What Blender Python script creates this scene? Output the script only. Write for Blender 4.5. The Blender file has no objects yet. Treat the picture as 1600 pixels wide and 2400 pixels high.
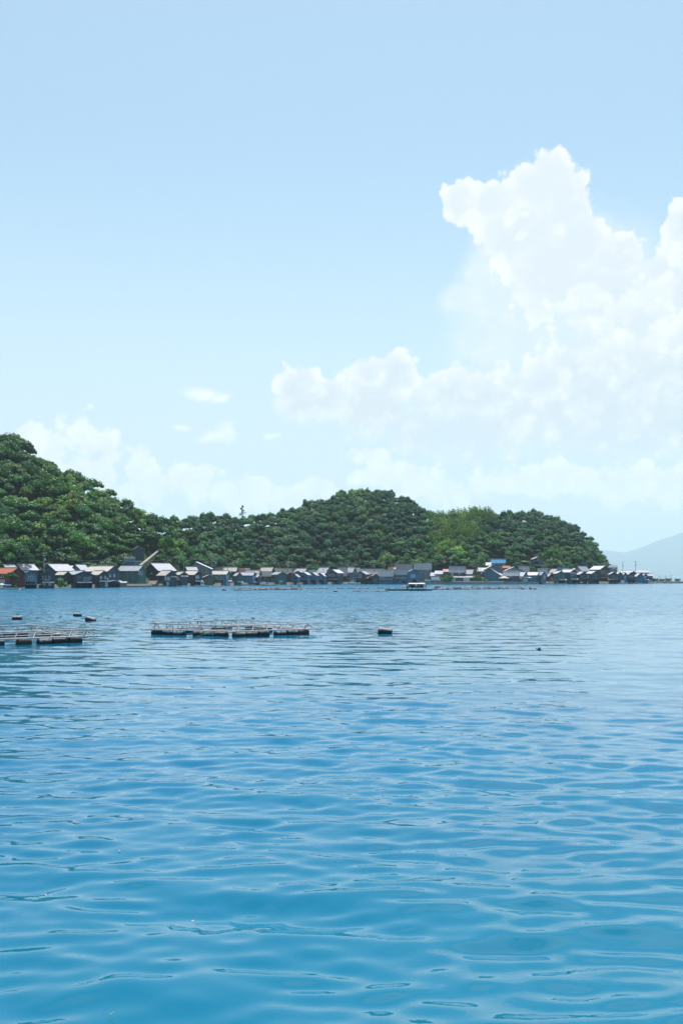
import bpy, math, random
import numpy as np
from mathutils import Vector, Matrix, noise as mnoise

# ------------------------------------------------------------------ camera
SC = bpy.context.scene
COL = SC.collection
CAMH, YH, F = 4.6, 1350.0, 2400.0
cam_d = bpy.data.cameras.new('camera')
cam = bpy.data.objects.new('camera', cam_d); COL.objects.link(cam)
cam.location = (0, 0, CAMH); cam.rotation_euler = (math.radians(90), 0, 0)
cam_d.sensor_fit = 'VERTICAL'; cam_d.sensor_height = 36; cam_d.lens = 36
cam_d.shift_y = (YH - 1200) / 2400.0
cam_d.clip_start = 0.2; cam_d.clip_end = 60000
SC.camera = cam

# ------------------------------------------------------------------ sun, exposure
SUN_EL, SUN_AZ = 70.0, 6.0          # azimuth from +Y, negative = towards the left
SUN_STRENGTH, SKY_STRENGTH = 5.0, 0.12
SKY_LOW, SKY_HIGH, MILK = (0.92, 1.06, 1.2, 1), (1.10, 1.34, 1.22, 1), (0.80, 0.845, 0.862)
sd = bpy.data.lights.new('sun', 'SUN'); so = bpy.data.objects.new('sun', sd); COL.objects.link(so)
sd.energy = SUN_STRENGTH; sd.angle = math.radians(0.5); sd.color = (1.0, 0.97, 0.93)
e, a = math.radians(SUN_EL), math.radians(SUN_AZ)
sdir = Vector((math.cos(e) * math.sin(a), math.cos(e) * math.cos(a), math.sin(e)))
so.rotation_euler = (-sdir).to_track_quat('-Z', 'Y').to_euler(); so.location = (0, 0, 60)
SC.view_settings.view_transform = 'Standard'; SC.view_settings.look = 'None'
SC.view_settings.exposure = 0.28; SC.view_settings.gamma = 1.0; SC.view_settings.use_curve_mapping = False
SC.render.engine = 'CYCLES'
cy = SC.cycles
cy.max_bounces = 6; cy.diffuse_bounces = 2; cy.glossy_bounces = 3; cy.transmission_bounces = 3
cy.volume_bounces = 2; cy.transparent_max_bounces = 6
cy.use_denoising = True
cy.sample_clamp_indirect = 6.0

# ------------------------------------------------------------------ node helpers
class NB:
    def __init__(s, nt): s.nt = nt; s.x = 0
    def n(s, t, **kw):
        nd = s.nt.nodes.new(t); s.x += 40; nd.location = (s.x, 0)
        for k, v in kw.items(): setattr(nd, k, v)
        return nd
    def put(s, inp, v):
        if isinstance(v, bpy.types.NodeSocket): s.nt.links.new(v, inp)
        elif v is not None: inp.default_value = v
    def m(s, op, a, b=None, c=None, clamp=False):
        nd = s.n('ShaderNodeMath', operation=op); nd.use_clamp = clamp
        for i, v in enumerate((a, b, c)):
            if v is not None: s.put(nd.inputs[i], v)
        return nd.outputs[0]
    def v(s, op, a, b=None, scale=None):
        nd = s.n('ShaderNodeVectorMath', operation=op)
        s.put(nd.inputs[0], a)
        if b is not None: s.put(nd.inputs[1], b)
        if scale is not None: s.put(nd.inputs[3], scale)
        return nd.outputs[1] if op in ('LENGTH', 'DOT_PRODUCT') else nd.outputs[0]
    def smooth(s, x, a, b, c=0.0, d=1.0):
        nd = s.n('ShaderNodeMapRange', interpolation_type='SMOOTHSTEP')
        s.put(nd.inputs[0], x)
        for i, v in zip((1, 2, 3, 4), (a, b, c, d)): s.put(nd.inputs[i], v)
        return nd.outputs[0]
    def lin(s, x, a, b, c=0.0, d=1.0):
        nd = s.n('ShaderNodeMapRange')
        s.put(nd.inputs[0], x)
        for i, v in zip((1, 2, 3, 4), (a, b, c, d)): s.put(nd.inputs[i], v)
        return nd.outputs[0]
    def mix(s, f, a, b, mode='MIX'):
        nd = s.n('ShaderNodeMix', data_type='RGBA', blend_type=mode)
        s.put(nd.inputs[0], f); s.put(nd.inputs[6], a); s.put(nd.inputs[7], b)
        return nd.outputs[2]
    def noise(s, vec, scale, detail=3, rough=0.5, dist=0.0):
        nd = s.n('ShaderNodeTexNoise'); s.put(nd.inputs['Vector'], vec)
        nd.inputs['Scale'].default_value = scale; nd.inputs['Detail'].default_value = detail
        nd.inputs['Roughness'].default_value = rough; nd.inputs['Distortion'].default_value = dist
        return nd.outputs[0]
    def ramp(s, fac, stops):
        nd = s.n('ShaderNodeValToRGB'); s.put(nd.inputs[0], fac)
        el = nd.color_ramp.elements
        while len(el) < len(stops): el.new(0.5)
        for e_, (p, c) in zip(el, stops): e_.position = p; e_.color = (*c, 1)
        return nd.outputs[0]

# ------------------------------------------------------------------ sky with clouds
world = bpy.data.worlds.new('World'); SC.world = world; world.use_nodes = True
wt = world.node_tree; wt.nodes.clear(); B = NB(wt)
sky = B.n('ShaderNodeTexSky', sky_type='NISHITA'); sky.sun_disc = False
sky.sun_elevation = e; sky.sun_rotation = a
sky.altitude = 0; sky.air_density = 1.0; sky.dust_density = 0.6; sky.ozone_density = 1.6
tc = B.n('ShaderNodeTexCoord'); D = tc.outputs['Generated']
sep = B.n('ShaderNodeSeparateXYZ'); B.put(sep.inputs[0], D)
az = B.m('ARCTAN2', sep.outputs[0], sep.outputs[1])
el = B.m('ARCSINE', sep.outputs[2])
comb = B.n('ShaderNodeCombineXYZ'); B.put(comb.inputs[0], az); B.put(comb.inputs[1], el)
P = comb.outputs[0]
def px2ang(x, y):
    u, v = (x - 800) / F, (YH - y) / F
    return math.atan(u), math.atan(v / math.sqrt(1 + u * u))
# domain warp so that no edge is an ellipse
warp = B.n('ShaderNodeTexNoise'); B.put(warp.inputs['Vector'], P)
warp.inputs['Scale'].default_value = 16; warp.inputs['Detail'].default_value = 4
wv = B.v('SUBTRACT', warp.outputs['Color'], (0.5, 0.5, 0.5))
PW = B.v('ADD', P, B.v('SCALE', wv, scale=0.030))
def field(blobs):
    acc = None
    for (x, y, rx, ry) in blobs:
        ca, ce = px2ang(x, y)
        d = B.v('SUBTRACT', PW, (ca, ce, 0))
        d = B.v('MULTIPLY', d, (F / rx, F / ry, 0))
        f = B.m('SUBTRACT', 1.0, B.v('LENGTH', d))
        acc = f if acc is None else B.m('SMOOTH_MAX', acc, f, 0.25)
    return acc
crisp = [(1290,405,52,48),(1240,440,70,55),(1165,462,70,48),(1085,475,52,50),(1320,480,75,80),(1210,540,100,80),
         (1360,560,62,72),(1440,600,58,46),(1400,680,120,95),(1290,640,110,110),(1500,665,95,62),(1600,560,46,78),
         (1560,640,70,60),(1620,690,120,120),(1480,800,150,110)]
front = [(1208,505,26,20),(1212,562,22,16),(1186,592,20,18),(1105,508,34,16),(1300,532,24,16),
         (1320,725,45,24),(1380,695,55,42),(1450,735,60,50),(1530,700,75,60),(1430,790,60,34),
         (1500,830,110,60),(1610,830,80,70),(1400,830,60,40),(1590,600,36,50)]
veil = [(1250,760,150,140),(1190,660,80,130),(1360,860,200,130),(1100,700,60,26),(1190,850,60,70),(1340,700,170,170)]
low = [(700,900,48,44),(765,915,55,38),(930,872,48,40),(880,890,60,44),(730,950,75,40),(860,960,110,62),(985,1005,120,60),
       (1050,920,90,46),(1180,935,150,62),(1330,900,120,75),(1500,890,150,95),(1620,890,110,120),(1360,980,260,95),(1130,1010,210,72),
       (1550,980,200,90)]
far = [(50,1015,45,40),(120,1050,80,55),(205,1040,30,60),(245,1050,42,42),(215,1110,90,50),
       (330,1095,38,50),(450,1130,70,42),(345,1150,110,45),(560,1150,70,42),(745,1140,52,38),(690,1175,90,35),(870,1070,50,26),
       (930,1115,95,38),(1050,1145,140,42),(1280,1130,180,45),(1500,1135,200,50)]
wisp = [(470,915,52,22),(515,928,46,18),(495,1022,52,18),(528,1008,30,24),(640,1012,30,10),(430,995,30,10)]
# cauliflower relief: inverted fractal Voronoi plus fine noise
def puff(vec, sc, det):
    vo = B.n('ShaderNodeTexVoronoi', feature='SMOOTH_F1', voronoi_dimensions='2D')
    B.put(vo.inputs['Vector'], vec); vo.inputs['Scale'].default_value = sc
    vo.inputs['Detail'].default_value = det; vo.inputs['Roughness'].default_value = 0.5
    vo.inputs['Smoothness'].default_value = 0.5
    return B.m('SUBTRACT', 0.5, vo.outputs['Distance'])
PS = B.v('ADD', P, B.v('SCALE', wv, scale=0.02))
pf = puff(PS, 42, 3.5)
fine = B.m('SUBTRACT', B.noise(P, 60, 6, 0.6), 0.5)
broad = B.m('SUBTRACT', B.noise(P, 11, 5, 0.55), 0.5)
def dens(f, kp, kf, kb, bias):
    t = B.m('MULTIPLY_ADD', pf, kp, B.m('ADD', f, bias)); t = B.m('MULTIPLY_ADD', fine, kf, t)
    return B.m('MULTIPLY_ADD', broad, kb, t)
dC = dens(field(crisp), 0.5, 0.40, 0.2, 0.19)
dK = dens(field(front), 0.8, 0.9, 0.3, 0.16)
dV = dens(field(veil), 0.1, 0.4, 0.8, 0.38)
dL = dens(field(low), 0.55, 0.6, 0.55, 0.50)
dS = dens(field(wisp), 0.5, 1.5, 0.8, 0.22)
dF = dens(field(far), 0.9, 1.25, 1.3, 0.42)
# a cool greyer body under a white sunlit rim; the rim is where the cloud is thin towards its edge
W = 1.0 / SKY_STRENGTH
soft = B.m('ADD', B.m('MULTIPLY', fine, 0.6), B.m('MULTIPLY', pf, 0.45))
def body(d, r0, r1, rim, deep):
    t = B.smooth(B.m('ADD', B.m('MULTIPLY_ADD', soft, -1.6, B.m('MULTIPLY', B.m('MINIMUM', d, 0.75), 0.8)), B.m('MULTIPLY', broad, -0.9)), r0 - 0.3, r1 + 0.1)
    return B.mix(t, tuple(c * W for c in rim) + (1,), tuple(c * W for c in deep) + (1,))
absaz = B.m('ABSOLUTE', az)
air = B.smooth(el, 0.0, 0.26)
tint = B.mix(air, SKY_LOW, SKY_HIGH)
col = B.v('MULTIPLY', sky.outputs[0], tint)
col = B.v('MULTIPLY', col, B.mix(B.smooth(el, 0.50, 1.0), (1, 1, 1, 1), (0.50, 0.78, 1.0, 1)))   # deeper blue overhead
# milky air: a thin even veil low over the horizon, all the way round
milk = B.mix(1.0, tuple(c * W for c in MILK) + (1,), tuple(c * W for c in MILK) + (1,))
mm = B.smooth(el, 0.42, -0.02, 0.18, 0.84)
col = B.mix(mm, col, milk)
col = B.mix(B.smooth(dV, -0.15, 0.75, 0, 0.85), col, body(dV, 0.2, 1.0, (0.88, 0.93, 0.965), (0.76, 0.845, 0.91)))
col = B.mix(B.smooth(dC, 0.00, 0.19), col, body(dC, 0.05, 0.75, (1.03, 1.02, 1.0), (0.765, 0.82, 0.865)))
col = B.mix(B.smooth(dK, 0.0, 0.5, 0, 0.75), col, body(dK, 0.15, 0.9, (1.02, 1.01, 1.0), (0.86, 0.895, 0.93)))
col = B.mix(B.smooth(dL, 0.0, B.smooth(el, 0.125, 0.185, 1.3, 0.34), 0, 0.97), col, body(dL, 0.15, 1.0, (1.10, 1.07, 1.04), (0.73, 0.785, 0.825)))
col = B.mix(B.smooth(dF, 0.0, 0.6, 0, 0.9), col, body(dF, 0.3, 1.2, (1.15, 1.11, 1.07), (0.88, 0.91, 0.925)))
col = B.mix(B.smooth(dS, -0.1, 1.25, 0, 0.75), col, (1.12 * W, 1.10 * W, 1.08 * W, 1))
# other clouds round the rest of the sky, outside the picture
gen = B.n('ShaderNodeTexNoise'); B.put(gen.inputs['Vector'], B.v('MULTIPLY', D, (1, 1, 2.2)))
gen.inputs['Scale'].default_value = 2.6; gen.inputs['Detail'].default_value = 6; gen.inputs['Roughness'].default_value = 0.58
outside = B.m('MAXIMUM', B.smooth(absaz, 0.42, 0.62), B.smooth(el, 0.56, 0.66))
bump_ = B.smooth(B.v('LENGTH', B.v('MULTIPLY', B.v('SUBTRACT', P, (0.36, 0.72, 0)), (2.2, 4.0, 0))), 1.0, 0.35, 0.0, 0.30)   # the cumulus goes on above the frame, as the water shows
mG = B.m('MULTIPLY', B.smooth(B.m('ADD', gen.outputs[0], bump_), 0.54, 0.70, 0, 0.92), B.m('MULTIPLY', outside, B.smooth(el, -0.02, 0.1)))
col = B.mix(mG, col, (0.95 * W, 0.96 * W, 0.97 * W, 1))
bg = B.n('ShaderNodeBackground'); B.put(bg.inputs[0], col); bg.inputs[1].default_value = SKY_STRENGTH * 0.88
wo = B.n('ShaderNodeOutputWorld'); wt.links.new(bg.outputs[0], wo.inputs[0])
world.cycles.sampling_method = 'MANUAL'; world.cycles.sample_map_resolution = 512
# ------------------------------------------------------------------ general helpers
rnd = random.Random(7)
nrs = np.random.RandomState(11)
def tag(o, label=None, cat=None, group=None, kind=None):
    if label: o['label'] = label
    if cat: o['category'] = cat
    if group: o['group'] = group
    if kind: o['kind'] = kind
    return o
def mesh_np(name, v, f):
    """mesh from numpy verts (n,3) and quads (m,4)"""
    me = bpy.data.meshes.new(name); v = np.asarray(v, np.float32); f = np.asarray(f, np.int32)
    me.vertices.add(len(v)); me.vertices.foreach_set('co', v.ravel())
    me.loops.add(f.size); me.loops.foreach_set('vertex_index', f.ravel())
    me.polygons.add(len(f)); me.polygons.foreach_set('loop_start', np.arange(len(f), dtype=np.int32) * f.shape[1])
    me.update(calc_edges=True)
    return me
def smooth_mesh(me): me.polygons.foreach_set('use_smooth', [True] * len(me.polygons))
def link(name, me, mat=None, parent=None, loc=None, rot=None, scl=None):
    o = bpy.data.objects.new(name, me); COL.objects.link(o)
    if mat is not None and me is not None and len(me.materials) == 0: me.materials.append(mat)
    if parent is not None: o.parent = parent
    if loc is not None: o.location = loc
    if rot is not None: o.rotation_euler = rot
    if scl is not None: o.scale = scl
    return o
def empty(name, loc=(0, 0, 0), rz=0.0):
    o = bpy.data.objects.new(name, None); COL.objects.link(o); o.location = loc; o.rotation_euler = (0, 0, rz)
    o.empty_display_size = 0.5
    return o
class MB:
    """collects shapes, links them as one mesh object"""
    def __init__(s): s.v = []; s.f = []
    def add(s, vs, fs):
        b = len(s.v); s.v += [tuple(p) for p in vs]; s.f += [tuple(i + b for i in f) for f in fs]; return s
    def box(s, x0, y0, z0, x1, y1, z1):
        vs = [(x, y, z) for z in (z0, z1) for (x, y) in ((x0, y0), (x1, y0), (x1, y1), (x0, y1))]
        return s.add(vs, [(3, 2, 1, 0), (4, 5, 6, 7), (0, 1, 5, 4), (1, 2, 6, 5), (2, 3, 7, 6), (3, 0, 4, 7)])
    def hexa(s, vs): return s.add(vs, [(3, 2, 1, 0), (4, 5, 6, 7), (0, 1, 5, 4), (1, 2, 6, 5), (2, 3, 7, 6), (3, 0, 4, 7)])
    def bar(s, p, q, r, n=6, r2=None):
        p, q = Vector(p), Vector(q); d = (q - p)
        if d.length < 1e-6: return s
        d.normalize(); u = d.orthogonal().normalized(); w = d.cross(u); r2 = r if r2 is None else r2
        vs = [p + (u * math.cos(2 * math.pi * i / n) + w * math.sin(2 * math.pi * i / n)) * r for i in range(n)]
        vs += [q + (u * math.cos(2 * math.pi * i / n) + w * math.sin(2 * math.pi * i / n)) * r2 for i in range(n)]
        return s.add(vs, [(i, (i + 1) % n, n + (i + 1) % n, n + i) for i in range(n)] + [tuple(range(n))[::-1], tuple(range(n, 2 * n))])
    def lathe(s, prof, n=12, c=(0, 0, 0), axis='Z', squash=1.0):
        vs = []
        for (r, h) in prof:
            for i in range(n):
                a_ = 2 * math.pi * i / n; x, y = r * math.cos(a_), r * math.sin(a_) * squash
                vs.append((c[0] + x, c[1] + y, c[2] + h) if axis == 'Z' else (c[0] + h, c[1] + x, c[2] + y))
        fs = [(j * n + i, j * n + (i + 1) % n, (j + 1) * n + (i + 1) % n, (j + 1) * n + i) for j in range(len(prof) - 1) for i in range(n)]
        fs += [tuple(range(n))[::-1], tuple(range((len(prof) - 1) * n, len(prof) * n))]
        return s.add(vs, fs)
    def mesh(s, name, smooth=False):
        me = bpy.data.meshes.new(name); me.from_pydata(s.v, [], s.f); me.update()
        if smooth: smooth_mesh(me)
        return me
    def build(s, name, mat, parent=None, smooth=False, **kw): return link(name, s.mesh(name, smooth), mat, parent, **kw)

def material(name, col, rough=0.7, spec=0.5, metal=0.0, build=None):
    m_ = bpy.data.materials.new(name); m_.use_nodes = True; nt = m_.node_tree; nt.nodes.clear(); b = NB(nt)
    p = b.n('ShaderNodeBsdfPrincipled'); o = b.n('ShaderNodeOutputMaterial'); nt.links.new(p.outputs[0], o.inputs[0])
    p.inputs['Base Color'].default_value = (*col, 1); p.inputs['Roughness'].default_value = rough
    p.inputs['Specular IOR Level'].default_value = spec; p.inputs['Metallic'].default_value = metal
    if build: build(b, p, o)
    return m_
def worn(amount=0.25, scale=1.5, grain=0.0, gscale=40, axis=(1, 1, 1), bump=0.0):
    """uneven, weathered colour with optional fine relief"""
    def f(b, p, o):
        c = p.inputs['Base Color'].default_value[:]
        t = b.n('ShaderNodeTexCoord').outputs['Object']; oi = b.n('ShaderNodeObjectInfo')
        t2 = b.v('ADD', b.v('MULTIPLY', t, axis), b.v('SCALE', (31.0, 17.0, 7.0), scale=oi.outputs['Random']))
        n1 = b.noise(t2, scale, 5, 0.6)
        k = b.lin(n1, 0.25, 0.75, 1 - amount, 1 + amount)
        k = b.m('MULTIPLY', k, b.lin(oi.outputs['Random'], 0, 1, 1 - amount * 0.5, 1 + amount * 0.5))
        if grain:
            k = b.m('MULTIPLY', k, b.lin(b.noise(t2, gscale, 2, 0.5), 0.3, 0.7, 1 - grain, 1 + grain))
        b.put(p.inputs['Base Color'], b.v('SCALE', c[:3], scale=k))
        if bump:
            bp = b.n('ShaderNodeBump'); bp.inputs['Strength'].default_value = bump; bp.inputs['Distance'].default_value = 0.02
            b.put(bp.inputs['Height'], n1); b.put(p.inputs['Normal'], bp.outputs[0])
    return f

# ------------------------------------------------------------------ place geometry: pixels of the survey -> metres
SH = [(-900, 300), (-400, 335), (0, 368), (200, 395), (400, 450), (600, 513), (800, 575), (1000, 572), (1100, 560), (1200, 575), (1300, 590), (1400, 610), (1500, 632), (1560, 648), (1800, 700)]
def shore(px): return float(np.interp(px, [p[0] for p in SH], [p[1] for p in SH]))
def X(px, Y): return (px - 800) / F * Y
def Z(py, Y): return CAMH + (YH - py) / F * Y
def pxof(x, y): return 800 + F * x / y
SKY = [(-900, 960), (-400, 985), (-100, 1020), (0, 1030), (32, 1031), (62, 1046), (75, 1066), (98, 1078), (109, 1090), (143, 1106), (184, 1118), (201, 1130), (227, 1141), (255, 1157), (278, 1184), (304, 1186), (320, 1200),
       (350, 1210), (373, 1219), (393, 1214), (425, 1221), (434, 1211), (457, 1205), (503, 1207), (526, 1212), (568, 1214), (614, 1209), (649, 1203), (675, 1198), (698, 1189), (725, 1180), (764, 1170), (787, 1166), (798, 1156),
       (821, 1152), (859, 1151), (894, 1149), (920, 1153), (932, 1160), (951, 1166), (967, 1184), (983, 1195), (1016, 1208), (1049, 1206), (1087, 1204), (1120, 1203), (1161, 1206), (1182, 1201), (1215, 1202), (1248, 1201), (1277, 1204),
       (1302, 1215), (1336, 1230), (1365, 1251), (1389, 1271), (1402, 1291), (1414, 1311), (1420, 1330), (1428, 1345), (1560, 1349)]
skx = np.array([p[0] for p in SKY]); sky_ = np.array([p[1] for p in SKY])
RD = [(-900, 210), (0, 175), (250, 130), (330, 95), (430, 110), (700, 140), (870, 175), (1000, 150), (1250, 165), (1380, 120), (1420, 90), (1560, 60)]
TREE_H = 7.5
def terrain_h(px, t):
    """ground height at azimuth px, t metres behind the shoreline"""
    sh = shore(px); tr = float(np.interp(px, [p[0] for p in RD], [p[1] for p in RD]))
    sk = float(np.interp(px, skx, sky_))
    zr = max(Z(sk, sh + tr) - TREE_H, 1.4)
    g0 = 36.0
    if t < g0: z = 1.3 if t > 0 else -2.0
    elif t < tr:
        k = (t - g0) / (tr - g0)
        z = 1.3 + (zr - 1.3) * (0.55 * math.sin(k * math.pi / 2) ** 1.0 + 0.45 * k)
    else:
        z = zr - (t - tr) * 0.35 - (t - tr) ** 2 * 0.0012
    # spur with the bright bushes above the houses at the left, knoll in the middle
    for (cx, ct, rx, rt, hh) in ((398, 46, 26, 26, 13), (1050, 52, 55, 26, 16), (1290, 44, 60, 20, 6), (15, 44, 30, 16, 10), (980, 50, 30, 20, 7)):
        q = ((px - cx) / rx) ** 2 + ((t - ct) / rt) ** 2
        if q < 4 and t > 30: z = max(z, 1.3 + hh * math.exp(-q))
    if t > g0: z += 2.2 * mnoise.noise(Vector((px * 0.02, t * 0.04, 3.1)))
    return max(z, -3.0)

# ------------------------------------------------------------------ water
WAVE_SCALE = 1.0
def wave_height(Xa, Ya, dist, spacing):
    h = np.zeros_like(Xa)
    R = np.random.RandomState(5)
    n = 84
    lam = np.exp(R.uniform(math.log(0.42), math.log(5.0), n))
    th = R.normal(0.06, 0.34, n)
    ph = R.uniform(0, 2 * math.pi, n)
    gust = 0.75 + 0.55 * np.sin(Xa * 0.045 + 1.7 * np.sin(Ya * 0.021)) * np.sin(Ya * 0.033 + 0.6 + 1.3 * np.sin(Xa * 0.018))
    for l, t_, p_ in zip(lam, th, ph):
        s = 0.0195 * (l / 1.2) ** -0.30 * WAVE_SCALE
        a_ = s * l / (2 * math.pi)
        k = 2 * math.pi / l
        fade = np.clip((l / (spacing * 1.6)) - 0.5, 0, 1)
        g = gust if l < 1.6 else 1.0
        h += a_ * fade * g * np.sin(k * (Xa * math.sin(t_) + Ya * math.cos(t_)) + p_)
    return h * (1 - 0.45 * np.clip((dist - 14) / 45, 0, 1))
def build_water():
    BACK = 12.0                                          # the fan of the mesh starts behind the viewpoint, so it is wide near by
    ps = np.concatenate([np.geomspace(25000, 1600, 8)[:-1], np.arange(1700, 200, -1.75), np.arange(200, 9, -1.2), np.array([8, 7, 6, 5, 4, 3, 2, 1.3, 0.9])])
    ps = np.sort(ps)[::-1]; ps = ps[ps <= 1700]
    d = np.concatenate([[0.02, 5.0, 9.0, 12.0, 14.5, 16.5], CAMH * F / ps + BACK])
    ang_in = np.linspace(-43, 43, 740); ang_out = np.linspace(43, 317, 56)[1:-1]
    ang = np.radians(np.concatenate([ang_in, ang_out]))
    A, Dd = np.meshgrid(ang, d)
    Xa, Ya = Dd * np.sin(A), Dd * np.cos(A) - BACK
    sp = np.gradient(d)[:, None] * np.ones_like(A)
    h = wave_height(Xa, Ya, np.hypot(Xa, Ya), np.abs(sp) * 0.5)
    off_axis = np.abs(((np.degrees(A) + 180) % 360) - 180)
    h = h * np.clip((43.0 - off_axis) / 5.0, 0, 1)
    V = np.stack([Xa, Ya, h], -1).reshape(-1, 3)
    nr, nc = A.shape
    i = np.arange(nr - 1)[:, None] * nc; j = np.arange(nc)[None, :]; j2 = (j + 1) % nc
    Q = np.stack([i + j, i + j2, i + nc + j2, i + nc + j], -1).reshape(-1, 4)[:, ::-1]
    me = mesh_np('water', V, Q)
    smooth_mesh(me)
    return me
def water_nodes(b, p, o):
    geo = b.n('ShaderNodeNewGeometry'); pos = geo.outputs['Position']
    st = b.v('MULTIPLY', pos, (0.62, 1.0, 1.0))
    n1 = b.noise(st, 3.2, 3, 0.55); n2 = b.noise(b.v('MULTIPLY', pos, (0.35, 0.8, 1)), 0.55, 2, 0.5)
    cd = b.n('ShaderNodeCameraData')
    hgt = b.m('MULTIPLY_ADD', n1, 0.030, b.m('MULTIPLY', n2, 0.03))
    bp = b.n('ShaderNodeBump'); bp.inputs['Distance'].default_value = 1.0; bp.inputs['Strength'].default_value = 0.18
    b.put(bp.inputs['Height'], hgt)
    nt_ = b.n('ShaderNodeTexNoise'); b.put(nt_.inputs['Vector'], b.v('MULTIPLY', pos, (0.55, 1.3, 1.0)))
    nt_.inputs['Scale'].default_value = 1.6; nt_.inputs['Detail'].default_value = 3
    dist0 = b.v('LENGTH', b.v('MULTIPLY', pos, (1, 1, 0)))
    gust = b.noise(b.v('MULTIPLY', pos, (0.010, 0.022, 1)), 1.0, 3, 0.55)
    amp = b.m('MULTIPLY', b.smooth(dist0, 45, 190, 0.0, 1.0), b.lin(gust, 0.3, 0.7, 1.1, 2.0))
    sx = b.n('ShaderNodeSeparateXYZ'); b.put(sx.inputs[0], pos)
    amp = b.m('MULTIPLY', amp, b.smooth(b.m('MULTIPLY_ADD', gust, 40.0, sx.outputs[0]), 0, 90, 1.0, 0.5))    # the lee on the right is calmer
    tilt = b.v('MULTIPLY', b.v('SUBTRACT', nt_.outputs['Color'], (0.5, 0.5, 0.5)), (0.6, 1.0, 0.0))
    # ruffled water seen at a low angle shows mostly the wavelet faces that lean towards the eye
    lean = b.v('MULTIPLY', geo.outputs['Incoming'], (0.08, 0.08, 0.0))
    nrm = b.v('NORMALIZE', b.v('ADD', bp.outputs[0], b.v('SCALE', b.v('ADD', tilt, lean), scale=amp)))
    b.put(p.inputs['Normal'], nrm)
    patch = b.noise(b.v('MULTIPLY', pos, (0.012, 0.03, 1)), 1.0, 3, 0.5)
    deep = b.mix(b.smooth(patch, 0.3, 0.7), (0.0, 0.106, 0.218, 1), (0.0, 0.140, 0.250, 1))
    shallow = b.mix(b.smooth(patch, 0.3, 0.7), (0.0, 0.122, 0.212, 1), (0.0, 0.165, 0.245, 1))
    b.put(p.inputs['Base Color'], b.mix(b.smooth(dist0, 30, 8), deep, shallow))          # shallower, greener water beside the quay
    dist = b.v('LENGTH', b.v('MULTIPLY', pos, (1, 1, 0)))     # calm by the quay, ruffled by wind out in the bay
    wind = b.m('ADD', b.smooth(dist, 60, 260, 0.02, 0.15), b.m('MULTIPLY', b.m('SUBTRACT', patch, 0.5), 0.0))
    b.put(p.inputs['Roughness'], wind); p.inputs['IOR'].default_value = 1.40
M_water = material('water', (0.0, 0.1, 0.2), 0.03, 0.5, build=water_nodes)
water = link('water', build_water(), M_water); tag(water, kind='structure')

# ------------------------------------------------------------------ hills
def build_hills():
    pxs = np.arange(-900, 1562, 7.0)
    ts = np.concatenate([[-4, -0.5, 0.5, 8, 20, 34], np.arange(37, 300, 6.0)])
    V = []; 
    for t in ts:
        for px in pxs:
            Y = shore(px) + t
            V.append((X(px, Y), Y, terrain_h(px, t)))
    nc = len(pxs); nr = len(ts)
    i = np.arange(nr - 1)[:, None] * nc; j = np.arange(nc - 1)[None, :]
    Q = np.stack([i + j, i + j + 1, i + nc + j + 1, i + nc + j], -1).reshape(-1, 4)
    me = mesh_np('hills', V, Q); smooth_mesh(me); return me
def hill_nodes(b, p, o):
    pos = b.n('ShaderNodeNewGeometry').outputs['Position']
    n = b.noise(pos, 0.35, 5, 0.6)
    c = b.ramp(n, [(0.3, (0.012, 0.022, 0.010)), (0.55, (0.03, 0.05, 0.018)), (0.75, (0.07, 0.06, 0.035))])
    sz = b.n('ShaderNodeSeparateXYZ'); b.put(sz.inputs[0], pos)
    flat = b.ramp(b.noise(pos, 0.9, 4, 0.6), [(0.3, (0.10, 0.10, 0.095)), (0.7, (0.20, 0.19, 0.17))])
    b.put(p.inputs['Base Color'], b.mix(b.smooth(sz.outputs[2], 1.5, 2.4), flat, c))
hills = link('hills', build_hills(), material('hill_soil', (0.03, 0.05, 0.02), 0.95, 0.2, build=hill_nodes)); tag(hills, kind='structure')

# far mountain across the bay
def build_mountain():
    MY = 22000.0
    prof = [(600, 1344), (900, 1322), (1150, 1300), (1300, 1284), (1404, 1288), (1439, 1292), (1464, 1295), (1489, 1287), (1514, 1278), (1547, 1264), (1572, 1257), (1600, 1248), (1680, 1234), (1780, 1230), (1950, 1250), (2400, 1290), (2800, 1338)]
    xs = np.arange(600, 2800, 8.0); pz = np.interp(xs, [p[0] for p in prof], [p[1] for p in prof])
    rows = 14; V = []
    for r in range(rows):
        k = r / (rows - 1); Y = MY - 4600 + 4600 * k if r < rows else MY
        for px, py in zip(xs, pz):
            zt = Z(py, MY)
            prf = k ** 0.9
            nz = mnoise.fractal(Vector((px * 0.012, k * 3.0, 0.7)), 1.0, 2.0, 4) * zt * 0.22 * (1 - k) * k * 3
            V.append((X(px, MY) , Y, -2 + (zt + 2) * prf + nz))
    for px, py in zip(xs, pz): V.append((X(px, MY), MY + 1500, -2.0))
    nc = len(xs); nr = rows + 1
    i = np.arange(nr - 1)[:, None] * nc; j = np.arange(nc - 1)[None, :]
    Q = np.stack([i + j, i + j + 1, i + nc + j + 1, i + nc + j], -1).reshape(-1, 4)
    me = mesh_np('mountain', V, Q); smooth_mesh(me); return me
mountain = link('mountain', build_mountain(), material('mountain_forest', (0.04, 0.08, 0.10), 0.95, 0.1, build=worn(0.35, 0.004))); tag(mountain, kind='structure')

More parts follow.
